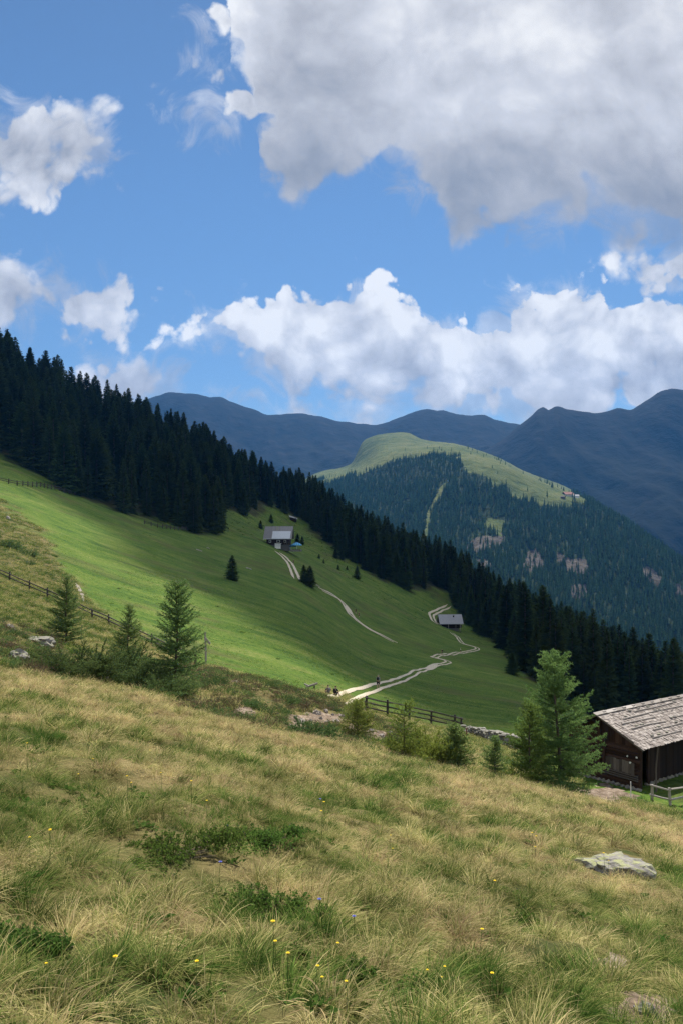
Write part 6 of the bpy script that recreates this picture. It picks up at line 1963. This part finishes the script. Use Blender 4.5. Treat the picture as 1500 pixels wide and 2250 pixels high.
def person(label, pos_, rz, shirt, shorts, pack, hair, pose='walk', shoes=(0.05, 0.045, 0.04), scale=1.0):
    t = thing('person', label, 'person', pos_, rz, None, scale)
    for k, me in POSES[pose].items():
        if k == 'backpack' and pack is None: continue
        m = {'body': SKIN, 'nose_and_ears': SKIN, 'shirt': shirt, 'shorts': shorts, 'backpack': pack, 'hair': hair, 'shoes': shoes, 'eyes_and_mouth': (0.05, 0.03, 0.03)}[k]
        if isinstance(m, tuple): m = cloth(k + '_cloth', m)
        me2 = me.copy(); me2.materials.clear(); me2.materials.append(m)
        part(k, me2, t)
    return t
GREY, BLACK, NAVY, WHT = (0.20, 0.20, 0.22), (0.012, 0.012, 0.014), (0.02, 0.022, 0.04), (0.72, 0.72, 0.70)
p = hit(830, 1514, 60, 200)
person('hiker in grey shirt and black shorts with dark backpack walking up the gravel path', p, R(-20), GREY, BLACK, (0.014, 0.020, 0.018), (0.42, 0.38, 0.33))
p = hit(722, 1529, 55, 90)
person('hiker with a large grey backpack crouching in the grass beside the path start', sink(p, 0.02), R(15), (0.14, 0.13, 0.13), BLACK, (0.16, 0.15, 0.15), (0.06, 0.05, 0.04), 'sit', scale=0.85)
p = hit(736, 1532, 55, 90)
person('hiker in black crouching at the path start, right of the grey backpack', sink(p, -0.05), R(-25), BLACK, BLACK, (0.020, 0.020, 0.022), (0.03, 0.025, 0.02), 'sit', scale=0.85)
p = hit(970, 1439, 150, 330)
person('distant walker in dark clothes on the lower hairpin of the gravel path', p, R(60), BLACK, (0.05, 0.05, 0.05), BLACK, (0.05, 0.04, 0.03))
p = hit(1011, 1435, 180, 330)
person('distant walker in a white shirt and dark trousers on the gravel path', p, R(80), WHT, BLACK, None, (0.5, 0.45, 0.4))
p = hit(781, 1349, 200, 400)
person('far walker in black on the upper path, left and higher of two', p, R(40), BLACK, BLACK, BLACK, (0.03, 0.025, 0.02))
p = hit(788, 1357, 200, 400)
person('far walker in dark red on the upper path, right and lower of two', p, R(40), (0.10, 0.03, 0.03), BLACK, None, (0.03, 0.025, 0.02))
p = hit(645, 1240, 280, 460)
person('tiny far walker in black on the path just below the white roofed hut', p, R(20), BLACK, BLACK, None, (0.03, 0.025, 0.02))

# ------------------------------------------------------------------ the cloud whose shade lies on the meadow and the forest (above the frame)
SHADE_D = ulerp([(-1500, 205), (-600, 215), (0, 216), (100, 214), (200, 212), (300, 206), (380, 194), (430, 178), (480, 150), (540, 122), (640, 101), (720, 94), (780, 92), (840, 84), (900, 78), (1000, 74), (1150, 68), (1250, 72), (1350, 82), (1500, 95), (2300, 98), (3600, 100)])
def build_cloud():
    H = 1500.0
    m, N, out = new_mat('cloud')
    e = attr(N, 'edge')
    a = N.ss(N.math('ADD', e, N.math('MULTIPLY', N.math('SUBTRACT', N.noise(pos(N), 0.02, 4, 0.6), 0.5), 0.5)), 0.12, 0.85, 0.0, 0.74)
    d1 = N.new('ShaderNodeBsdfDiffuse'); d1.inputs[0].default_value = (0.88, 0.89, 0.91, 1)
    t1 = N.new('ShaderNodeBsdfTranslucent'); t1.inputs[0].default_value = (0.86, 0.88, 0.92, 1)
    mx = N.new('ShaderNodeMixShader'); mx.inputs[0].default_value = 0.45
    N.l.new(d1.outputs[0], mx.inputs[1]); N.l.new(t1.outputs[0], mx.inputs[2])
    tr = N.new('ShaderNodeBsdfTransparent')
    m2 = N.new('ShaderNodeMixShader'); N.put(m2.inputs[0], a); N.l.new(tr.outputs[0], m2.inputs[1]); N.l.new(mx.outputs[0], m2.inputs[2])
    N.l.new(m2.outputs[0], out.inputs[0])
    us = np.linspace(-1500, 3600, 130); t = np.linspace(0, 1, 70)
    Ug, Tg = np.meshgrid(us, t, indexing='ij')
    d0 = SHADE_D(Ug) * 0.93
    D = d0 + (760 - d0) * Tg ** 1.6
    X = D * (Ug - 750) / F
    X = X + 10 * fbm(D / 60, X / 60, 3, 401) * (Tg < 0.6); 
    Z = ground_z(X, D, False)
    k = (H - Z) / SUN_DIR.z
    PX, PY = X + SUN_DIR.x * k, D + SUN_DIR.y * k
    edge = np.minimum(np.minimum((D - d0) / np.interp(Ug, [300, 480, 650, 850], [110, 75, 45, 20]), (760 - D) / 60.0), np.minimum((Ug + 1500) / 300, (3600 - Ug) / 300))
    edge = np.clip(edge, 0, 1)
    bot = H + 14 * fbm(PX / 90, PY / 90, 3, 411) * edge
    deep = np.clip(np.minimum(D - d0, 760 - D), 0, None)
    top = bot + np.minimum(0.75 * deep, 130) * np.clip(0.75 + 0.3 * ridged(PX / 160, PY / 160, 4, 421), 0.3, 1.1)
    idx = np.arange(PX.size).reshape(PX.shape)
    q = np.stack([idx[:-1, :-1], idx[1:, :-1], idx[1:, 1:], idx[:-1, 1:]], -1).reshape(-1, 4)
    co = np.concatenate([np.stack([PX, PY, bot], -1).reshape(-1, 3), np.stack([PX, PY, top], -1).reshape(-1, 3)])
    me = np_mesh('cloud', co, np.r_[q, q + PX.size], {'edge': np.r_[edge.ravel(), edge.ravel()]})
    link('cloud', me, m, kind='structure')
build_cloud()
